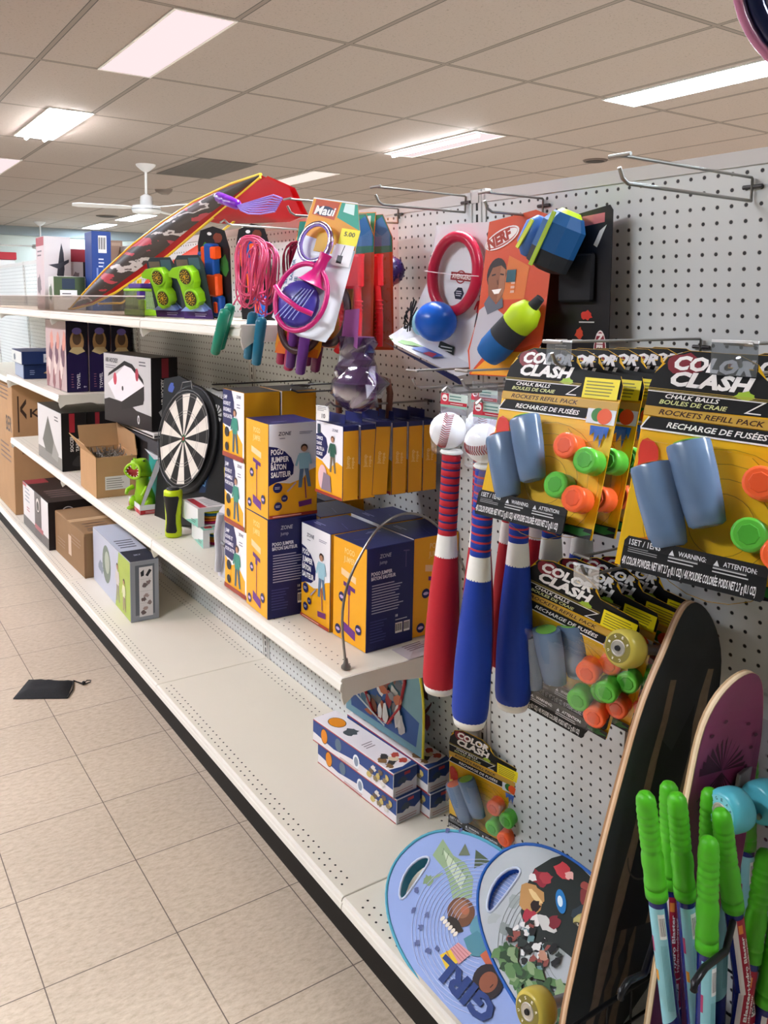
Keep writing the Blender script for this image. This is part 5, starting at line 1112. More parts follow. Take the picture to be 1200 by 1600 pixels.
carton('tall brown shipping carton with black lettering at the left edge', (.955, 5.20, DECK + .001), .36, .5, .80, 0, m_far)
carton('second brown shipping carton behind the lettered one at the left edge', (.960, 5.74, DECK + .001), .34, .5, .78, 0, lambda A, N_, T_, B_, W_: A.text('BER', .2, .5, .09, DK, .2))
# boxes on the far middle shelf
def d_foos(A, N_, T_, B_, W_):
    h = .27; A.rect(.002, .002, .478, h, '#c9c9c6'); A.rect(.002, .002, .478, .06, '#77756f'); A.poly([(.10, .10), (.22, .23), (.33, .12), (.30, .05), (.16, .05)], '#55574f'); A.poly([(.33, .12), (.42, .07), (.40, .03), (.28, .04)], '#8b8a84'); A.copy(.35, .22, .45, .25, 2, '#3a3a3a', 4)
    N_.rect(.002, .002, .113, h, '#161415'); N_.rect(.035, .18, .060, .268, '#a32a35'); N_.text('SOCCER', .052, .09, .014, '#cfcac6', .075, -PI / 2 + PI, 0, .03); N_.text('TABLE', .078, .09, .014, '#cfcac6', .06, PI / 2, 0, .03); N_.blob(.08, .04, .03, '#2c2c2c', .03, 2, .3)
print_box('toy_box', 'black and grey football table box on the far middle shelf', (.922, 3.88, MID + .001), .115, .48, .272, '#1a1819', d_foos)
print_box('toy_box', 'second black box with a red stripe beside the football table box', (1.042, 3.90, MID + .001), .13, .44, .268, '#171516', lambda A, N_, T_, B_, W_: (N_.rect(.04, .17, .06, .266, '#8f2630'), N_.copy(.07, .05, .12, .15, 5, '#4a4a4a', 3), T_.copy(.02, .05, .10, .3, 4, '#3a3a3a', 3)))
print_box('toy_box', 'third black toy box nearest the pegboard on the far middle shelf', (1.178, 3.92, MID + .001), .10, .40, .25, '#1b191a', lambda A, N_, T_, B_, W_: (N_.rect(.03, .15, .05, .248, '#7f2630'),))
# grey game boxes behind the open carton, air hockey on top
def d_grey(A, N_, T_, B_, W_): N_.rect(.002, .002, .128, .225, '#6f7073'); N_.rect(.06, .08, .09, .15, '#c4c6c6'); A.rect(.002, .002, .30, .225, '#b9b5b0'); A.rect(.002, .12, .30, .225, '#2a2626'); A.text('TABLE HOCKEY', .04, .16, .02, '#cfcac6', .15); T_.rect(.002, .002, .128, .30, '#3a393a')
print_box('toy_box', 'grey sided game box standing behind the open brown carton', (1.105, 3.10, MID + .001), .13, .42, .258, '#4d4d50', d_grey, R(2))
print_box('toy_box', 'flat white striped black box between the grey game box and air hockey box', (1.080, 3.085, MID + .260), .155, .44, .020, '#d5d2cf', lambda A, N_, T_, B_, W_: (N_.rect(.002, .004, .15, .011, '#222'), A.rect(.002, .004, .43, .011, '#1b1b1b')))
def d_hock(A, N_, T_, B_, W_):
    A.rect(.002, .002, .428, .288, '#bcbcbb'); A.poly([(.002, .002), (.428, .002), (.428, .06), (.30, .07), (.24, .09), (.05, .10), (.002, .09)], '#2b2628'); A.poly([(.04, .16), (.20, .245), (.26, .238), (.37, .175), (.17, .095), (.11, .10)], '#e4dfe2'); A.poly([(.04, .19), (.05, .205), (.20, .265), (.27, .255), (.36, .20), (.37, .18), (.26, .238), (.20, .247)], '#1c1a1c')
    A.poly([(.37, .175), (.37, .12), (.36, .10), (.17, .06), (.17, .095)], '#221f21'); A.disc(.11, .185, .016, '#c44a5c', .026); A.disc(.31, .215, .014, '#b03a4c', .026); A.disc(.18, .15, .008, '#444', .01); A.text('AIR HOCKEY', .02, .252, .018, '#3c3c40', .12, 0, 0, .02); A.copy(.02, .225, .14, .243, 2, '#77777c', 3); A.copy(.33, .25, .41, .275, 2, '#55555a', 4); A.text('0', .31, .018, .035, '#dadada', .02)
    N_.rect(.002, .002, .113, .288, '#161314'); N_.rect(.045, .21, .075, .286, '#74202a'); N_.text('AIR HOCKEY', .055, .10, .013, '#c9c6c4', .105, PI / 2, 0, .04); N_.text('AIR HOCKEY', .085, .10, .013, '#c9c6c4', .105, PI / 2, 0, .04); N_.poly([(.03, .075), (.055, .095), (.09, .05), (.08, .01), (.055, .03)], '#a7a8a8')
print_box('toy_box', 'white and black air hockey box leaning at the back of the bay', (1.085, 3.12, MID + .282), .115, .43, .290, '#1b1819', d_hock, R(8))
# open brown carton with metal hooks
t = thing('open_carton', 'open brown carton full of metal peg hooks on the middle shelf', 'box', (.912, 3.29, MID + .0005), (0, 0, R(-2)))
b = MB(); w_, d, h, th = .165, .27, .165, .004; cm = ink('#b48e63', .8, 0, 0, .1, 12)
b.box(0, 0, 0, w_, th, h, cm); b.box(0, d - th, 0, w_, d, h, cm); b.box(0, th, 0, th, d - th, h, cm); b.box(w_ - th, th, 0, w_, d - th, h, cm); b.box(th, th, 0, w_ - th, d - th, .004, cm)
f = Face(b, (0, 0, 0), (1, 0, 0), (0, 0, 1)); f.rect(.035, .03, .135, .085, '#dcd8d2'); f.copy(.04, .035, .13, .08, 5, '#8a857e', 4); f.rect(.0, .0, .003, .165, '#9a7750')
b.build('carton_body', t)
for nm, vs in (('flap', [(0, 0, h), (0, d, h), (-.045, d + .0, h + .065), (-.045, .0, h + .055)]), ('flap', [(w_, 0, h), (w_, d, h), (w_ - .01, d, h + .10), (w_ - .01, 0, h + .085)]), ('flap', [(0, d, h), (w_, d, h), (w_, d + .04, h + .09), (0, d + .04, h + .09)])):
    b = MB(); n_ = (Vector(vs[1]) - Vector(vs[0])).cross(Vector(vs[2]) - Vector(vs[0])).normalized() * .003; k = [tuple(Vector(p) + n_) for p in vs]
    b.add(vs + k, [(0, 3, 2, 1), (4, 5, 6, 7), (0, 1, 5, 4), (1, 2, 6, 5), (2, 3, 7, 6), (3, 0, 4, 7)], cm); b.build(nm, t)
b = MB(); r_ = random.Random(8); mtl = ink('#77746c', .35, .5)
for k in range(150):
    c = Vector((r_.uniform(.02, .145), r_.uniform(.02, .25), .105 + .045 * r_.random())); a = Vector((r_.uniform(-1, 1), r_.uniform(-1, 1), r_.uniform(-.5, .7))).normalized() * r_.uniform(.02, .05)
    p0, p1 = c - a, c + a
    cl = lambda p: (min(.155, max(.01, p.x)), min(.262, max(.01, p.y)), min(.205, max(.02, p.z)))
    b.tube([cl(p0), cl(p1), cl(p1 + Vector((0, .008, .012)))], .0018, mtl, 5)
o = b.build('metal_peg_hooks', None, (.912, 3.29, MID + .0005), (0, 0, R(-2))); o['label'] = 'tangled heap of spare metal peg hooks inside the open carton'; o['category'] = 'hooks'; o['kind'] = 'stuff'
# dartboard card
t = thing('dartboard_set', 'black dartboard set with a white and black board face', 'dartboard', (1.090, 2.775, 1.010), (R(-11), R(-10), R(-80)))
b = MB(); o = [(-.21, -.30), (.26, -.31), (.26, .10), (-.10, .24), (-.21, .24)]; b.prism(o, [], .012, .03, ink('#17181a', .35), ink('#101010', .5)); f = Face(b, (0, .012, 0), (1, 0, 0), (0, 0, 1))
for k in range(12): a = 2 * PI * k / 12; f.poly([(.165 + .007 * math.cos(a), .075 + .007 * math.sin(a)), (.165 + .038 * math.cos(a - .16), .075 + .038 * math.sin(a - .16)), (.165 + .038 * math.cos(a + .16), .075 + .038 * math.sin(a + .16))], '#a9aaa6'); f.k -= .00012
f.text('DART', .085, .115, .013, '#c9c9c6', .045, .0, 0, .03); f.text('BOARD', .085, .075, .013, '#c9c9c6', .055, 0, 0, .03); f.poly([(.09, -.19), (.16, .03), (.19, .03), (.13, -.19)], '#1c2f4c'); f.text('DARTBOARD', .125, -.17, .020, '#5f8fb8', .17, 1.25, 0, .03); f.blob(-.15, .2, .02, '#3f55a0', .02, 2, .2)
b.build('backing_card', t)
b = MB(); b.lathe([(.196, 0), (.196, .010), (.190, .013), (.182, .010)], ink('#121314', .5), 40, (0, .012, 0), (0, -1, 0)); b.build('outer_ring', t)
b = MB(); b.T = Matrix.Diagonal((1.24, 1, 1.24, 1)); b.lathe([(.132, 0), (.132, .022)], ink('#1b1b1b', .5), 40, (0, .012, 0), (0, -1, 0)); f = Face(b, (0, -.0105, 0), (1, 0, 0), (0, 0, 1))
for k in range(20):
    a0, a1 = 2 * PI * (k - .5) / 20, 2 * PI * (k + .5) / 20; c = '#dcd6ca' if k % 2 else '#1c1b1a'; P_ = lambda r_, a: (r_ * math.cos(a), r_ * math.sin(a))
    f.poly([P_(.010, a0), P_(.131, a0), P_(.131, a1), P_(.010, a1)], c); f.k -= .00012
f.k += .0002
for r_ in (.131, .122, .080, .072): f.ring(0, 0, r_, r_ + .0014, '#8d8a84', 40); f.k -= .0001
f.ring(0, 0, .006, .012, '#2f5a3a', 16); f.disc(0, 0, .006, '#9a3030'); b.build('board_face', t)
b = MB(); b.tube([(.174 * math.cos(2 * PI * i / 30), -.016, .174 * math.sin(2 * PI * i / 30)) for i in range(30)], .0018, ink('#6d6e70', .4, .5), 5, True); b.tube([(-.04, -.012, .175), (-.03, -.012, .205), (.03, -.012, .205), (.04, -.012, .175)], .002, ink('#8a8a8a', .4, .5), 5); b.build('wire_number_ring', t)
# dinosaur toy in an open box
t = thing('dinosaur_toy', 'bright green open mouthed dinosaur toy in a white display box', 'toy', (.978, 2.955, MID + .0005), (0, 0, R(-4)))
b = MB(); w_, d, h = .085, .17, .035; wb = ink('#dfe0e2', .4); b.box(0, 0, 0, w_, d, .003, wb); b.box(0, 0, 0, w_, .003, h, wb); b.box(0, 0, 0, .003, d, h, wb); b.box(w_ - .003, 0, 0, w_, d, .205, ink('#1f8f86', .5))
f = Face(b, (0, 0, 0), (1, 0, 0), (0, 0, 1)); f.rect(.001, .001, w_ - .001, .016, '#b32c34'); f.copy(.02, .004, .075, .013, 2, '#e8c8c8', 2); f.rect(.001, .016, w_ - .001, .034, '#e2e4e2')
f = Face(b, (0, d, 0), (0, -1, 0), (0, 0, 1)); f.rect(.001, .001, d - .001, .016, '#b32c34'); f.copy(.05, .004, .12, .013, 2, '#e8c8c8', 2)
b.add([(0, .0, .03), (.012, 0, .03), (w_, 0, .19), (w_, 0, .205), (w_ - .02, 0, .20)], [(0, 1, 2, 3, 4)], ink('#c9ccd2', .4)); b.add([(.0, .002, .03), (.012, .002, .03), (w_, .002, .19), (w_, .002, .205), (w_ - .02, .002, .20)], [(4, 3, 2, 1, 0)], ink('#a9273a', .4))
b.add([(w_ - .03, 0, .205), (w_, 0, .205), (w_, d * .8, .21), (w_ - .03, d * .8, .225)], [(0, 1, 2, 3), (3, 2, 1, 0)], ink('#d6dade', .4)); b.build('display_box', t)
DINO = Matrix.Translation((.040, .085, 0)) @ Matrix.Rotation(R(38), 4, 'Z') @ Matrix.Translation((-.042, -.100, 0))
gm = ink('#8fc21a', .4, 0, .2, .15, 40)
b = MB(); b.T = DINO; Y_ = lambda p: (p[0], p[1], p[2])
def ring_(cx, cy, cz, rx, ry, tilt=0.0, n=14): return [(cx + rx * math.cos(2 * PI * i / n), cy + ry * math.sin(2 * PI * i / n), cz + tilt * math.cos(2 * PI * i / n)) for i in range(n)]
b.loft([ring_(.042, .095, .006, .020, .028), ring_(.042, .098, .02, .032, .042), ring_(.042, .100, .05, .033, .042), ring_(.040, .102, .085, .026, .032), ring_(.036, .104, .115, .022, .026), ring_(.034, .104, .128, .024, .026)], gm); b.build('body', t)
b = MB(); b.T = DINO; b.loft([ring_(.060, .104, .125, .022, .026), ring_(.045, .104, .135, .034, .032), ring_(.030, .104, .150, .044, .034, -.006), ring_(.022, .104, .172, .044, .034, -.008), ring_(.024, .104, .188, .036, .030, -.008), ring_(.030, .104, .196, .020, .018)], gm)
for s in (-1, 1): b.sphere((.018, .104 + s * .022, .192), .009, gm, 10); b.sphere((.012, .104 + s * .026, .194), .004, ink('#1a1a14', .3), 8)
b.build('head', t)
b = MB(); b.T = DINO; b.loft([[(-.018 + .010 * abs(math.sin(a)), .104 + .033 * math.cos(a), .160 + .027 * math.sin(a) - .004) for a in [2 * PI * i / 16 for i in range(16)]], [(-.002, .104 + .015 * math.cos(a), .158 + .010 * math.sin(a)) for a in [2 * PI * i / 16 for i in range(16)]]], ink('#8f1c1c', .4)); b.build('red_mouth', t)
b = MB(); b.T = DINO; b.tube([(-.024 + .010 * abs(math.sin(a)), .104 + .034 * math.cos(a), .157 + .028 * math.sin(a)) for a in [2 * PI * i / 18 for i in range(18)]], .0058, gm, 8, True); b.build('jaw_rim', t)
b = MB(); b.T = DINO; wm = ink('#e8e4cc', .4)
for i in range(12): a = 2 * PI * i / 12; b.lathe([(.0026, 0), (.0004, .008)], wm, 6, (-.025 + .010 * abs(math.sin(a)), .104 + .030 * math.cos(a), .157 + .023 * math.sin(a)), (-.2, -math.cos(a), -math.sin(a)))
b.build('teeth', t)
for s in (-1, 1):
    b = MB(); b.T = DINO; b.tube([(.020, .104 + s * .032, .088), (-.004, .104 + s * .040, .080), (-.016, .104 + s * .036, .066)], .008, gm, 8, rr=[.010, .008, .006]); b.build('arm', t)
    b = MB(); b.T = DINO; b.sphere((.022, .100 + s * .036, .030), .020, gm, 12, (1, .8, 1.2)); b.sphere((.004, .100 + s * .036, .010), .013, gm, 10, (1.5, 1, .6)); b.build('leg', t)
# neon tumbler
t = thing('neon_shaker', 'neon yellow and black upright shaker toy on the middle shelf', 'shaker', (.985, 2.630, MID + .0005)); ny = gloss('#c0d816', .4)
b = MB(); b.lathe([(.024, 0), (.028, .003), (.0285, .02), (.026, .05), (.0275, .10), (.0315, .14), (.031, .158), (.024, .162)], ny, 26); b.build('neon_body', t)
b = MB(); dk = ink('#1c1c1e', .4)
rows = []
for z, r_, a in ((.018, .0290, .55), (.024, .0290, .72), (.05, .0272, .62), (.08, .0278, .62), (.11, .0296, .80), (.138, .0322, .95), (.144, .0322, .80)):
    rows.append([((r_ + .0006) * math.cos(-2.25 + a * s), (r_ + .0006) * math.sin(-2.25 + a * s), z) for s in [-1 + 2 * i / 10 for i in range(11)]])
v = [p for q_ in rows for p in q_]; b.add(v, [(i * 11 + k, i * 11 + k + 1, (i + 1) * 11 + k + 1, (i + 1) * 11 + k) for i in range(len(rows) - 1) for k in range(10)], dk, True); b.build('black_grip', t)
b = MB(); b.lathe([(.022, .160), (.022, .166), (.014, .170)], ink('#2a2a2c', .4), 20); b.build('cap', t)
# boxes of striped foam discs
def disc_box(label, loc, yaw, top):
    t = thing('foam_disc_box', label, 'toy box', loc, (0, 0, yaw)); w_, d, h = .13, .15, .062
    b = MB(); wm_ = ink('#e3e6e4', .4); tm = ink('#d9d4d2' if top else '#7fc0ae', .4)
    b.box(0, 0, 0, w_, d, .002, wm_); b.box(0, 0, h - .002, w_, d, h, tm); b.box(0, 0, .002, .002, d, h - .002, wm_); b.box(w_ - .002, 0, .002, w_, d, h - .002, wm_); b.box(.002, d - .002, .002, w_ - .002, d, h - .002, wm_); b.box(.002, 0, .002, .022, .002, h - .002, wm_); b.box(.022, 0, h - .014, w_ - .002, .002, h - .002, wm_)
    f = Face(b, (0, 0, h), (1, 0, 0), (0, 1, 0)); f.rect(.01, .01, .035, .14, '#b32c3a'); f.copy(.045, .02, .12, .12, 5, '#8a8a8e', 3); f = Face(b, (0, d, 0), (0, -1, 0), (0, 0, 1)); f.poly([(.03, .0), (.15, .0), (.15, .03)], '#7fc0ae'); f.copy(.09, .008, .14, .02, 2, '#444', 3)
    b.build('carton', t)
    for k, c in enumerate(('#cf2a6a', '#e0742a', '#e3a22c', '#3f86b8', '#d6e02a')):
        q_ = MB(); q_.lathe([(.050, 0), (.054, .002), (.054, .006), (.050, .008)], ink(c, .6), 30, (w_ / 2 + .004, .060, .0025 + .0088 * k)); o = q_.build('foam_disc', t); o['label'] = ('pink', 'orange', 'amber', 'blue', 'lime')[k] + ' foam disc'
    return t
disc_box('lower box of coloured foam discs with a mint lid', (1.015, 2.445, MID + .0005), R(-8), False)
disc_box('upper box of coloured foam discs with a red striped white lid', (1.010, 2.475, MID + .064), R(-2), True)
t = thing('clip_toy_pack', 'narrow grey and navy clip toy pack standing left of the lower jumper box', 'toy pack', (.958, 2.110, MID + .0005), (R(-2), 0, R(-84)))
b = MB(); b.prism([(-.07, 0), (.05, 0), (.055, .19), (.03, .215), (-.05, .215), (-.075, .19)], [], 0, .002, ink('#d3d2d6', .35), ink('#9a9a9e', .5)); f = Face(b, (0, 0, 0), (1, 0, 0), (0, 0, 1)); f.poly([(-.01, .13), (.045, .13), (.05, .19), (.028, .212), (-.01, .205)], '#1c2350'); f.copy(.0, .14, .04, .19, 3, '#d8d8e8', 4); f.blob(.02, .06, .03, '#a88a96', .05, 2, .3); f.blob(.02, .02, .028, '#a33a2c', .008, 3, .2); f.text('ROND', .0, .16, .01, '#e8e8f0'); b.build('backing_card', t)
b = MB(); b.tube([(-.045, -.012, .19), (-.058, -.014, .13), (-.045, -.014, .07), (-.052, -.012, .02)], .010, ink('#b9b9c0', .3), 8); b.tube([(-.03, -.014, .11), (-.01, -.016, .105), (.0, -.014, .12)], .005, ink('#8a8a8c', .3, .6), 8); b.build('grey_clips', t)
t = thing('toy_frame_pack', 'yellow framed toy pack leaning behind the narrow rope box stack', 'toy pack', (1.02, 2.200, .925), (R(-4), R(-10), R(-80)))
b = MB(); b.prism([(-.06, -.08), (.05, -.10), (.06, .08), (-.06, .09)], [], 0, .004, ink('#d9c02a', .4), ink('#a8921c', .5)); f = Face(b, (0, 0, 0), (1, 0, 0), (0, 0, 1)); f.blob(.0, .03, .03, '#c98a3a', .03, 1, .3); f.blob(.01, -.02, .03, '#6fae3a', .025, 2, .3); f.rect(-.05, -.07, -.03, .07, '#e6d83a'); b.build('card', t)
print_box('toy_box', 'black lettered game box under the yellow framed pack', (1.060, 2.14, MID + .001), .11, .20, .125, '#1a1a1c', lambda A, N_, T_, B_, W_: (A.text('GAMES', .05, .05, .018, '#c9c9c6', .10, .3), A.text('JEUX', .06, .02, .016, '#c9c9c6', .07, .3)))

# ================================================================ goods on the base deck
def d_table(A, N_, T_, B_, W_):
    L_, h = .61, .252; A.rect(.002, .002, L_ - .002, h - .002, '#b6bcc9'); A.poly([(.38, .002), (L_ - .002, .002), (L_ - .002, h - .002), (.44, h - .002)], '#a3b84a'); A.disc(.24, .14, .07, '#6f7f70', .085); A.disc(.25, .15, .04, '#a3ae9c', .05); A.blob(.14, .10, .04, '#7f8a96', .03, 2, .3); A.person(.42, .03, .17, '#c9c4ba', '#8a7f78'); A.person(.52, .02, .14, '#d6d8a8', '#9a7f6a')
    T_.rect(.002, .002, .116, L_ - .002, '#b4bccb'); T_.rect(.002, .002, .116, .16, '#222838'); T_.copy(.02, .20, .10, .34, 4, '#33384a', 5); T_.text('SKY', .04, .08, .016, '#a8b0c4', .03)
    N_.rect(.002, .002, .116, h - .002, '#8e9299'); N_.rect(.020, .025, .100, .235, '#5f646c'); N_.rect(.036, .018, .092, .226, '#d8d5d6'); N_.poly([(.042, .205), (.056, .215), (.056, .190), (.044, .186)], '#23252a'); N_.poly([(.062, .190), (.078, .215), (.088, .208), (.072, .184)], '#23252a')
    for k, (x, z) in enumerate(((.060, .150), (.075, .160), (.065, .105), (.055, .09), (.078, .075), (.06, .05), (.052, .035))): N_.blob(x, z, .010, ('#6a5c5c', '#8a7a78', '#a89490')[k % 3], .009, k, .4)
    for z in (.175, .125, .075): N_.line((.038, z), (.090, z), .0008, '#9a989a')
print_box('toy_box', 'long grey and lime box with diagrams on its end, on the base deck', (1.014, 3.200, DECK + .001), .118, .61, .252, '#989ca4', d_table, R(-2))
def m_low(A, N_, T_, B_, W_): A.rect(.25, .05, .30, .15, '#cdb49c'); A.copy(.30, .12, .50, .17, 3, '#8a6a4c', 3); A.copy(.05, .05, .2, .1, 3, '#8a6a4c', 5); T_.copy(.04, .06, .16, .2, 3, '#5f452e', 5); T_.text('SPORT', .03, .03, .03, '#4a3422', .10); N_.rect(.0, .0, .01, .2, '#8a6848')
carton('low brown cardboard box behind the grey and lime box', (1.000, 3.835, DECK + .001), .20, .52, .215, R(1), m_low, '#8f7150')
def d_bat(A, N_, T_, B_, W_):
    A.rect(.002, .002, .618, .252, '#d5d2d0'); A.rect(.002, .002, .618, .06, '#5f5b58'); A.rect(.30, .002, .46, .252, '#56504e'); A.disc(.38, .19, .05, '#1d1b1b', .045); A.disc(.38, .19, .042, '#cfc9c4', .038); A.disc(.38, .185, .03, '#2b2423', .026); A.rect(.30, .05, .50, .075, '#a85a60'); A.copy(.06, .15, .22, .24, 4, '#8d96a0', 4); A.copy(.1, .1, .2, .13, 2, '#b05a60', 4); A.rect(.002, .235, .10, .252, '#a8303c')
    N_.rect(.002, .002, .278, .252, '#1b1718'); N_.disc(.10, .19, .035, '#c9c6c4'); N_.disc(.10, .19, .030, '#1b1718'); N_.text('>', .085, .175, .028, '#c9c6c4', .026); T_.rect(.002, .002, .278, .618, '#241d1e'); T_.rect(.002, .5, .12, .618, '#8a2f38'); T_.copy(.04, .1, .2, .3, 4, '#6a5a58', 6)
print_box('toy_box', 'black and white box with a round emblem at the far end of the deck', (.960, 4.365, DECK + .001), .28, .62, .254, '#1d1819', d_bat)
0 and print_box('toy_box', 'small grey box on top of the round emblem box', (1.00, 4.72, DECK + .258), .10, .14, .07, '#8f9a94', lambda A, N_, T_, B_, W_: (A.copy(.02, .01, .12, .05, 3, '#3c4442', 3),))

# leaflet beside the red bat on the shelf corner
b = MB(); b.add([(-.05, -.03, .001), (.05, -.035, .001), (.055, .03, .001), (-.045, .035, .001), (.0, .0, .012)], [(0, 1, 4), (1, 2, 4), (2, 3, 4), (3, 0, 4)], ink('#b9aeb0', .4)); f = Face(b, (-.04, -.025, .0125), (1, 0, 0), (0, 1, 0)); f.copy(.005, .005, .07, .04, 4, '#6a5058', 3)
tag(b.build('crumpled_leaflet', None, (1.13, 1.462, MID), (0, 0, .1)), 'crumpled printed leaflet at the end of the middle shelf by the red bat', 'leaflet')

# black mesh pouch on the floor
t = thing('mesh_pouch', 'flat black drawstring pouch lying on the floor tiles', 'pouch', (.66, 3.19, 0))
P4 = [(-.108, -.012), (-.03, .122), (.05, .105), (.128, .022), (.095, -.055), (.062, -.115), (-.03, -.075)]
b = MB(); n = 10; rows = []
A_, B_, C_, D_ = Vector((-.108, -.012)), Vector((-.023, .123)), Vector((.124, .021)), Vector((.067, -.112))
r_ = random.Random(4)
for i in range(n + 1):
    row = []
    for k in range(n + 1):
        s, u_ = i / n, k / n; p = A_.lerp(B_, s).lerp(D_.lerp(C_, s), u_); e = min(s, 1 - s, u_, 1 - u_); row.append((p.x, p.y, .003 + .014 * min(1, e * 5) + .004 * r_.random() * (e > 0)))
    rows.append(row)
v = [p for q_ in rows for p in q_]; m_ = n + 1; b.add(v, [(i * m_ + k, (i) * m_ + k + 1, (i + 1) * m_ + k + 1, (i + 1) * m_ + k) for i in range(n) for k in range(n)], ink('#1c1d1f', .75, 0, 0, .4, 160), True); b.add([(p[0], p[1], .001) for p in (rows[0][0], rows[0][n], rows[n][n], rows[n][0])], [(0, 1, 2, 3)], BLACK); b.build('mesh_body', t)
b = MB(); b.tube([(.067, -.112, .004), (.10, -.06, .006), (.124, .021, .004), (.142, -.02, .006), (.155, -.035, .008)], .003, BLACK, 6); b.sphere((.150, -.030, .009), .008, BLACK, 10); b.build('drawstring', t)
b = MB(); b.tube([(.155, -.035, .006), (.175, -.03, .006), (.182, -.015, .006), (.168, -.008, .006), (.158, -.02, .006)], .0022, BLACK, 6, True); b.build('cord_loop', t)

# end of another aisle far behind, at the left edge
t = thing('display_shelving', 'distant white shelving end with a red header strip at the left edge', 'shelving', (1.05, 9.2, 0))
b = MB(); b.box(-.9, -.15, 0, .69, .15, 1.88, ink('#cfcfcd', .5), .004); f = Face(b, (-.9, -.15, 0), (1, 0, 0), (0, 0, 1))
for k in range(34): f.rect(.01, .06 + k * .052, 1.58, .064 + k * .052, '#9b9b99'); f.k -= .00012
b.build('slat_panel', t)
b = MB(); b.box(-.92, -.17, 1.88, .70, .17, 1.955, ink('#a3202c', .4), .004); b.build('red_header', t)

# ================================================================ skateboards standing at the right
def wheel_meshes(col, face_c, txt):
    out = []
    b = MB(); b.lathe([(.014, -.022), (.024, -.022), (.0295, -.017), (.0315, -.008), (.0315, .008), (.0295, .017), (.024, .022), (.014, .022)], ink(col, .25, 0, .3, .06, 60), 30); out.append(('tyre', b, None))
    f = Face(b, (0, 0, .022), (1, 0, 0), (0, 1, 0)); f.ring(0, 0, .0135, .0235, face_c, 30)
    for k, ch in enumerate(txt):
        a = PI / 2 + 2.2 - k * 4.6 / max(1, len(txt) - 1); f.text(ch, .0165 * math.cos(a) + .0014 * math.sin(a), .0165 * math.sin(a) - .0014 * math.cos(a), .0042, '#f2efe0' if face_c != '#7fd0da' else '#123c4a', .0035, a - PI / 2); f.k -= .00012
    b = MB(); b.lathe([(.0135, -.019), (.0135, .0225), (.0115, .0235), (.0105, .0225)], ink('#b9b6ac', .3, .7), 20); out.append(('hub', b, None))
    b = MB(); b.lathe([(.0105, .018), (.0055, .0195), (.004, .026)], ink('#1b1b1d', .4), 16); out.append(('bearing', b, None))
    return out
def skateboard(label, loc, rot, w_, L_, ply, under, gripart, wheelc, facec, txt, flip=1, kick=.02, tk=.83, axf=.36, rr_=.95, steer=0.0, tx=0.0):
    """local: deck in the XZ plane, printed face towards -y, wheels on the +y side (flip=-1: towards -y)"""
    t = thing('skateboard', label, 'skateboard', loc, rot); n = 40; out = []
    def hw(s):       # half width along the deck, 0..1
        e = min(s, 1 - s) * L_; r_ = w_ * rr_
        taper = 1 if e > r_ else math.sqrt(max(0, 1 - ((r_ - e) / r_) ** 2))
        return w_ / 2 * taper * (1 - .06 * math.cos(2 * PI * s))
    S = [0] + [.5 - .5 * math.cos(PI * (k + .5) / n) for k in range(n)] + [1]
    bend = lambda s: kick * (max(0, .12 - s) / .12 + max(0, s - .88) / .12) ** 2 * flip
    for j, (c, nm) in enumerate(((ply[0], 'deck_ply'), (ply[1], 'deck_ply'), (ply[2], 'deck_ply'))):
        b = MB(); y0, y1 = .0038 * j, .0038 * (j + 1); rings = []
        for s in S: x = max(hw(s), .002); rings.append([(-x, y0 + bend(s), s * L_), (x, y0 + bend(s), s * L_), (x, y1 + bend(s), s * L_), (-x, y1 + bend(s), s * L_)])
        b.loft([r_[::-1] for r_ in rings][::-1], ink(c, .5, 0, 0, .12, 50), False); out.append(b)
        b.build(nm, t)
    b = MB(); rings = []
    v = []; 
    for s in S: x = max(hw(s) - .0012, .001); v += [(-x, -.0006 + bend(s), s * L_), (x, -.0006 + bend(s), s * L_)]
    b.add(v, [(2 * i, 2 * i + 1, 2 * i + 3, 2 * i + 2) for i in range(len(S) - 1)], under); f = Face(b, (0, -.0006, 0), (1, 0, 0), (0, 0, 1)); gripart(f, w_, L_); b.build('printed_face', t)
    sgn = 1 if flip > 0 else -1; yb = .0115 if flip > 0 else 0
    for zz in (L_ * .17, L_ * tk):
        q_ = MB(); mt = ink('#9a9a9c', .35, .7); q_.box(-.028, min(yb, yb + sgn * .006), zz - .038, .028, max(yb, yb + sgn * .006), zz + .038, mt, .001); q_.loft([[( -.012, yb + sgn * .004, zz - .016), (.012, yb + sgn * .004, zz - .016), (.012, yb + sgn * .004, zz + .016), (-.012, yb + sgn * .004, zz + .016)], [(-.01, yb + sgn * .045, zz - .01), (.01, yb + sgn * .045, zz - .01), (.01, yb + sgn * .045, zz + .01), (-.01, yb + sgn * .045, zz + .01)]], mt, False)
        ax = w_ * axf; q_.cyl((-ax, yb + sgn * .046, zz), (ax, yb + sgn * .046, zz), .009, mt); q_.cyl((-ax - .035, yb + sgn * .046, zz), (ax + .035, yb + sgn * .046, zz), .004, WIRE, n=8); tr = q_.build('truck', t, (tx if zz > L_ / 2 else 0, 0, -.012 if tx else 0), (0, 0, steer))
        for s in (-1, 1):
            for nm, m_, lb in wheel_meshes(wheelc, facec, txt):
                if nm == 'tyre': wo = m_.build('wheel', t, (s * (ax + .022), yb + sgn * .046, zz), (0, s * PI / 2, 0))
                else: m_.build(nm, wo)
    return t
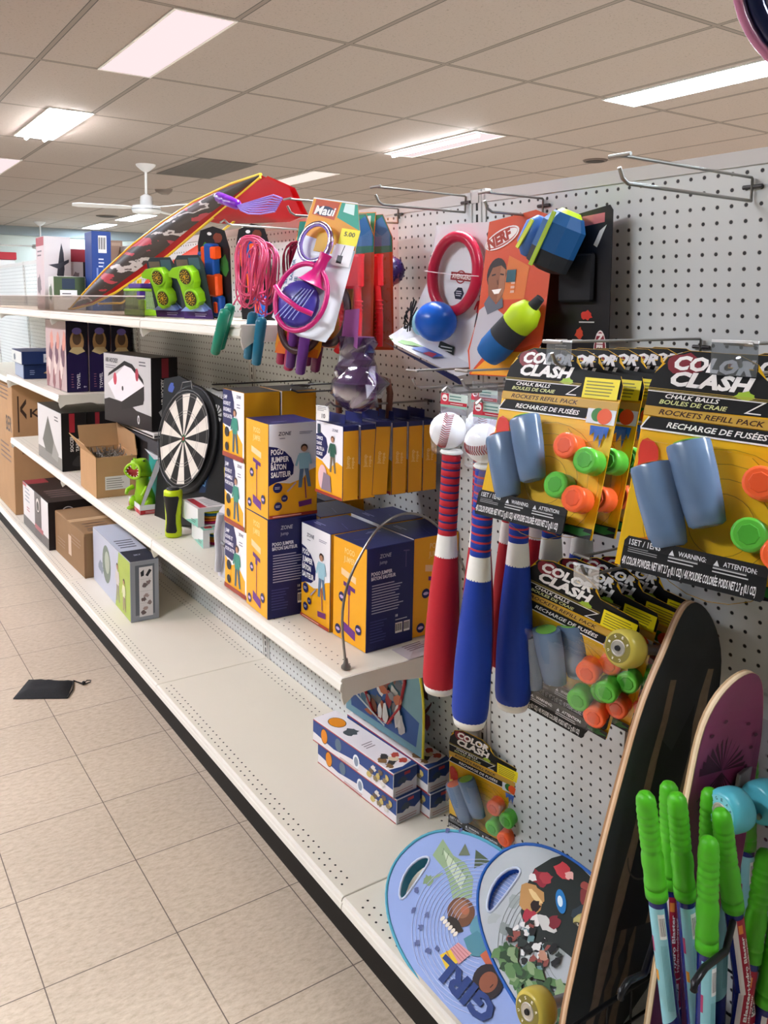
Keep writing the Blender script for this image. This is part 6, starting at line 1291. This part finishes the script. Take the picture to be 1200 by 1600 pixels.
def grip_art(f, w_, L_):
    for x0, x1, z0, z1, c in ((-.055, -.030, .05, .72, '#85766a'), (.045, .070, .30, .74, '#94836f'), (-.02, .0, .10, .35, '#6a5e52'), (.015, .03, .02, .3, '#75685a')):
        r_ = random.Random(int(z1 * 100)); k = 10; L = [(x0 + .006 * r_.uniform(-1, 1), z0 + (z1 - z0) * i / k) for i in range(k + 1)]; Rr = [(x1 + .006 * r_.uniform(-1, 1), z0 + (z1 - z0) * i / k) for i in range(k + 1)]; f.poly(L + Rr[::-1], ink(c, .6, 0, 0, .35, 60))
    f.poly([(-.03, .30), (.05, .30), (.055, .60), (.035, .68), (.0, .60), (-.035, .62)], '#151619')
    f.ring(.005, .46, .050, .053, '#5c5850', 30, .3, 2.9); f.ring(.005, .44, .055, .058, '#55524a', 30, 3.4, 6.0); f.ring(.005, .46, .020, .026, '#55524a', 8); f.disc(.005, .455, .012, '#3f3d39', .022); f.blob(-.04, .50, .012, '#3e3c38', .020, 3, .4)
under = ink('#2c3133', .38, 0, .1, .35, 22)
sb = skateboard('long worn black skateboard standing on end with pale plywood edge', (.995, .812, DECK + .001), (R(2), R(14.9), R(2)), .225, .845, ('#c9a27c', '#e0c3a0', '#a87f5c'), under, grip_art, '#bfae4a', '#7d7434', 'CRUISER', 1, tk=.885)
skateboard('second skateboard behind the long black one, only wheels and edge visible', (1.235, .905, DECK + .001), (R(1), R(0), R(0)), .120, .78, ('#8a7a68', '#a08c74', '#6a5a4a'), ink('#3a3630', .5, 0, 0, .2, 30), lambda f, w_, L_: None, '#b5ac6a', '#4c4a3a', 'CRUISER', 1)
def palm_art(f, w_, L_):
    z = L_ - .16
    for k in range(13): a = .35 + k * .20; f.poly([(-.01, z), (-.01 + .052 * math.cos(a), z + .056 * math.sin(a) - .012 * abs(math.cos(a))), (-.01 + .050 * math.cos(a + .06), z + .048 * math.sin(a + .06) - .02 * abs(math.cos(a)))], '#4d1c34'); f.k -= .0001
    for k in range(9): a = -.3 - k * .32; f.line((-.01, z - .004), (-.01 + .045 * math.cos(a), z - .03 + .05 * math.sin(a)), .0022, '#4d1c34'); f.k -= .0001
    for k, (x, zz) in enumerate(((-.02, .08), (.01, .065), (.03, .09), (.045, .13), (.04, .16), (-.045, .10), (.05, .11))): f.blob(x, L_ - zz, .004, '#57203c', .003, k, .3)
skateboard('small skateboard with plum palm tree print beside the long black one', (1.082, .722, DECK + .001), (R(3), R(4.5), R(-8)), .140, .775, ('#d9c29c', '#ecd9b8', '#c7a67c'), ink('#8c3a66', .35, 0, .2, .15, 14), palm_art, '#58b7c8', '#7fd0da', 'OCEAN.GEAR', -1, .012, tk=.755, axf=.10, steer=R(18), tx=.040)
# clear wrap around the wheels
b = MB(); b.loft([[(-.07, -.03, 0), (.06, -.04, 0), (.07, .05, 0), (-.06, .06, 0)], [(-.08, -.05, .10), (.07, -.06, .12), (.08, .05, .11), (-.07, .06, .10)], [(-.06, -.04, .22), (.05, -.05, .24), (.06, .04, .23), (-.05, .05, .22)]], BAG, False, False)
tag(b.build('clear_wrap', None, (1.245, .672, .66)), 'loose clear plastic wrap around the small skateboard wheels', 'wrap')

# ================================================================ water blasters
def cyl_patch(b, r, a0, a1, z0, z1, mat, n=8, slant=0.0):
    v = []
    for i in range(n + 1):
        a = a0 + (a1 - a0) * i / n; s = slant * i / n
        v += [(r * math.cos(a), r * math.sin(a), z0 + s), (r * math.cos(a), r * math.sin(a), z1)]
    b.add(v, [(2 * i, 2 * i + 2, 2 * i + 3, 2 * i + 1) for i in range(n)], mat, True)
def blaster_parts(style):
    """top of the green grip at z=0, tube hangs down; label side looks towards -y"""
    g_ = ink('#4db31f', .42, 0, .15, .05, 60); b = MB(); prof = [(.004, 0), (.009, -.002), (.0125, -.008), (.0135, -.018)]
    for k in range(6): z = -.022 - k * .0105; prof += [(.0128, z), (.0140, z - .0035), (.0140, z - .0068), (.0128, z - .0095)]
    prof += [(.0132, -.088), (.0148, -.094), (.0152, -.108), (.0140, -.118), (.0142, -.128), (.0152, -.134), (.0150, -.140), (.0140, -.1405), (.0140, -.143), (.0152, -.1435), (.0152, -.158), (.012, -.159)]
    b.lathe(prof[::-1], g_, 22); out = [('foam_grip', b, 'ridged lime green grip')]
    b = MB(); nv = gloss('#14206e', .25); b.lathe([(.0118, -.60), (.0125, -.595), (.0125, -.157)], nv, 22); out.append(('barrel', b, 'navy blue barrel'))
    b = MB(); c = -PI / 2
    if style == 'teal':
        cyl_patch(b, .0129, c - 1.0, c + .85, -.36, -.168, ink('#8cc8d4', .35, 0, 0, .06, 40), slant=.02); cyl_patch(b, .0132, c + .05, c + .75, -.215, -.176, ink('#eef0f0', .4))
        for k in range(6): cyl_patch(b, .0133, c + .14 + .1 * k, c + .14 + .1 * k + (.05 if k % 2 else .03), -.210, -.182, ink('#2a2a2c', .5), 2)
        for k in range(5): cyl_patch(b, .0132, c + .05 + .14 * k, c + .09 + .14 * k, -.33, -.225, ink('#4f93a0', .4), 2)
        cyl_patch(b, .0131, c - 1.0, c - .75, -.24, -.215, ink('#a83a6a', .4), 3); cyl_patch(b, .0131, c - .95, c - .6, -.285, -.268, ink('#e8a23c', .4), 3)
    else:
        cyl_patch(b, .0129, c - .9, c + .9, -.345, -.168, ink('#a51c38', .35)); cyl_patch(b, .0131, c - .9, c - .35, -.33, -.168, ink('#e4e0e2', .4), slant=.0); cyl_patch(b, .0132, c - .25, c + .25, -.190, -.176, ink('#e88a3c', .4)); cyl_patch(b, .0131, c - .9, c + .9, -.297, -.295, ink('#f0ecec', .4)); cyl_patch(b, .0131, c - .9, c + .9, -.345, -.342, ink('#f0ecec', .4))
        cyl_patch(b, .01315, c - .55, c + .6, -.330, -.303, ink('#f4f0f0', .4))
        def wrap(s, x, z, h, w_, mat, rr):
            v, f_, a, bb = glyphs(s, 0, .03, 2); k = w_ / (bb - a); pts = []
            for p in v: X = z + (p[0] - a) * k; Yv = p[1] * h / .7; th = c + x - Yv / rr; pts.append((rr * math.cos(th), rr * math.sin(th), X))
            b.add(pts, f_, mat)
        wrap('Hydro Blaster', .25, -.285, .0045, .090, ink('#f6f2f2', .4), .01325); wrap('Hydro-foudroyeur', .65, -.285, .0038, .085, ink('#f0d8dc', .4), .01325); wrap('play', .0, -.327, .0045, .020, ink('#22222a', .4), .0134); wrap('day', .45, -.326, .0045, .017, ink('#22222a', .4), .0134)
    out.append(('printed_label', b, 'pale teal printed label' if style == 'teal' else 'red label with white lettering'))
    return out
def blaster(style, label, top, bot, spin=0.0):
    top, bot = Vector(top), Vector(bot); z = (top - bot).normalized(); y = -Vector((-.539, -.834, .1)); y = (y - z * y.dot(z)).normalized(); x = y.cross(z); M = Matrix(((x.x, y.x, z.x, top.x), (x.y, y.y, z.y, top.y), (x.z, y.z, z.z, top.z), (0, 0, 0, 1))) @ Matrix.Rotation(spin, 4, 'Z')
    t = thing('water_blaster', label, 'water toy'); t.matrix_world = M
    for n_, m_, lb in blaster_parts(style): o = m_.build(n_, t); o['label'] = lb
    return t
BL = [
 ('teal', 'leftmost water blaster, tall green grip in front of the long skateboard', (.902, .660, .857), (1.00, .630, .30), -.5),
 ('red', 'water blaster with red label behind the second grip from the left', (.996, .690, .826), (1.022, .665, .30), -.2),
 ('teal', 'water blaster with barcode label, third green grip from the left', (.964, .655, .838), (1.040, .625, .30), .0),
 ('teal', 'shortest water blaster, lowest green grip in the middle', (.976, .610, .796), (.968, .580, .25), .1),
 ('teal', 'water blaster behind the lowest grip, its ridged tip showing above', (1.070, .672, .802), (1.066, .650, .28), .3),
 ('red', 'front water blaster with a fully visible red label', (1.015, .620, .816), (1.125, .592, .30), .15),
 ('teal', 'rear water blaster whose green tip shows beside the teal wheel', (1.160, .702, .760), (1.165, .690, .24), .0),
 ('teal', 'small green tipped water blaster in clear wrap near the pegboard', (1.251, .720, .776), (1.245, .700, .24), .0),
 ('red', 'tilted water blaster leaning in from the right edge', (1.120, .610, .725), (1.01, .590, .22), -.2),
 ('red', 'second tilted water blaster at the right edge, lower one', (1.135, .590, .660), (1.035, .575, .20), .2)]
for s_, l_, a_, b_, sp in BL:
    blaster(s_, l_, a_, b_, sp)
# black wire basket holding boards and blasters
t = thing('wire_basket', 'black wire basket holding the water blasters at the lower right', 'basket', (1.08, .62, DECK + .001))
x0, x1, y0, y1 = -.205, .20, -.20, .15; bk = ink('#121214', .35)
for zz in (.0, .08, .16, .22):
    b = MB(); b.tube([(x0, y0, zz), (x1, y0, zz), (x1, y1, zz), (x0, y1, zz)], .003 if zz < .2 else .0045, bk, 6, True); b.build('rim' if zz > .2 else 'band', t)
b = MB()
for k in range(8):
    xx = x0 + (x1 - x0) * k / 7; b.tube([(xx, y0, .22), (xx, y0, 0), (xx, y1, 0), (xx, y1, .22)], .0022, bk, 6)
for k in range(7):
    yy = y0 + (y1 - y0) * k / 6; b.tube([(x0, yy, .22), (x0, yy, 0), (x1, yy, 0), (x1, yy, .22)], .0022, bk, 6)
b.build('wire_cage', t)
for (p_, q_, lb) in (((.885, .560, .655), (1.000, .590, .632), 'black wire prong crossing the blue barrels'), ((.862, .650, .585), (.930, .665, .575), 'lower black wire prong left of the blue barrels')):
    t = thing('wire_prong', lb, 'wire', p_); b = MB(); d_ = Vector(q_) - Vector(p_); b.tube([(0, 0, -.004), (0, 0, .006), tuple(d_ * .3 + Vector((0, 0, .012))), tuple(d_), tuple(d_ + Vector((.05, .02, .02)))], .0048, bk, 8); b.build('prong', t)
# shiny hoop at the top right corner
t = thing('shiny_hoop', 'shiny dark blue and pink round toy cut by the top right corner', 'hoop toy', (.842, .420, 1.832), (R(6), 0, R(-52)))
b = MB(); torus(b, (0, 0, 0), .105, .010, ink('#1c2348', .12, .4, .5, .5, 12), 48); b.build('outer_tube', t)
b = MB(); torus(b, (0, -.006, 0), .119, .0045, gloss('#b0708e', .2), 48); b.build('pink_rim', t)
b = MB(); b.lathe([(.098, -.002), (.098, .002)], clear_mat('smoked_film', '#aeb4c8', .3, .1), 40, (0, 0, 0), (0, 1, 0)); b.build('film_disc', t)
b = MB(); b.tube([(0, 0, .115), (0, 0, .25)], .001, WIRE, 5); b.build('hanging_cord', t)
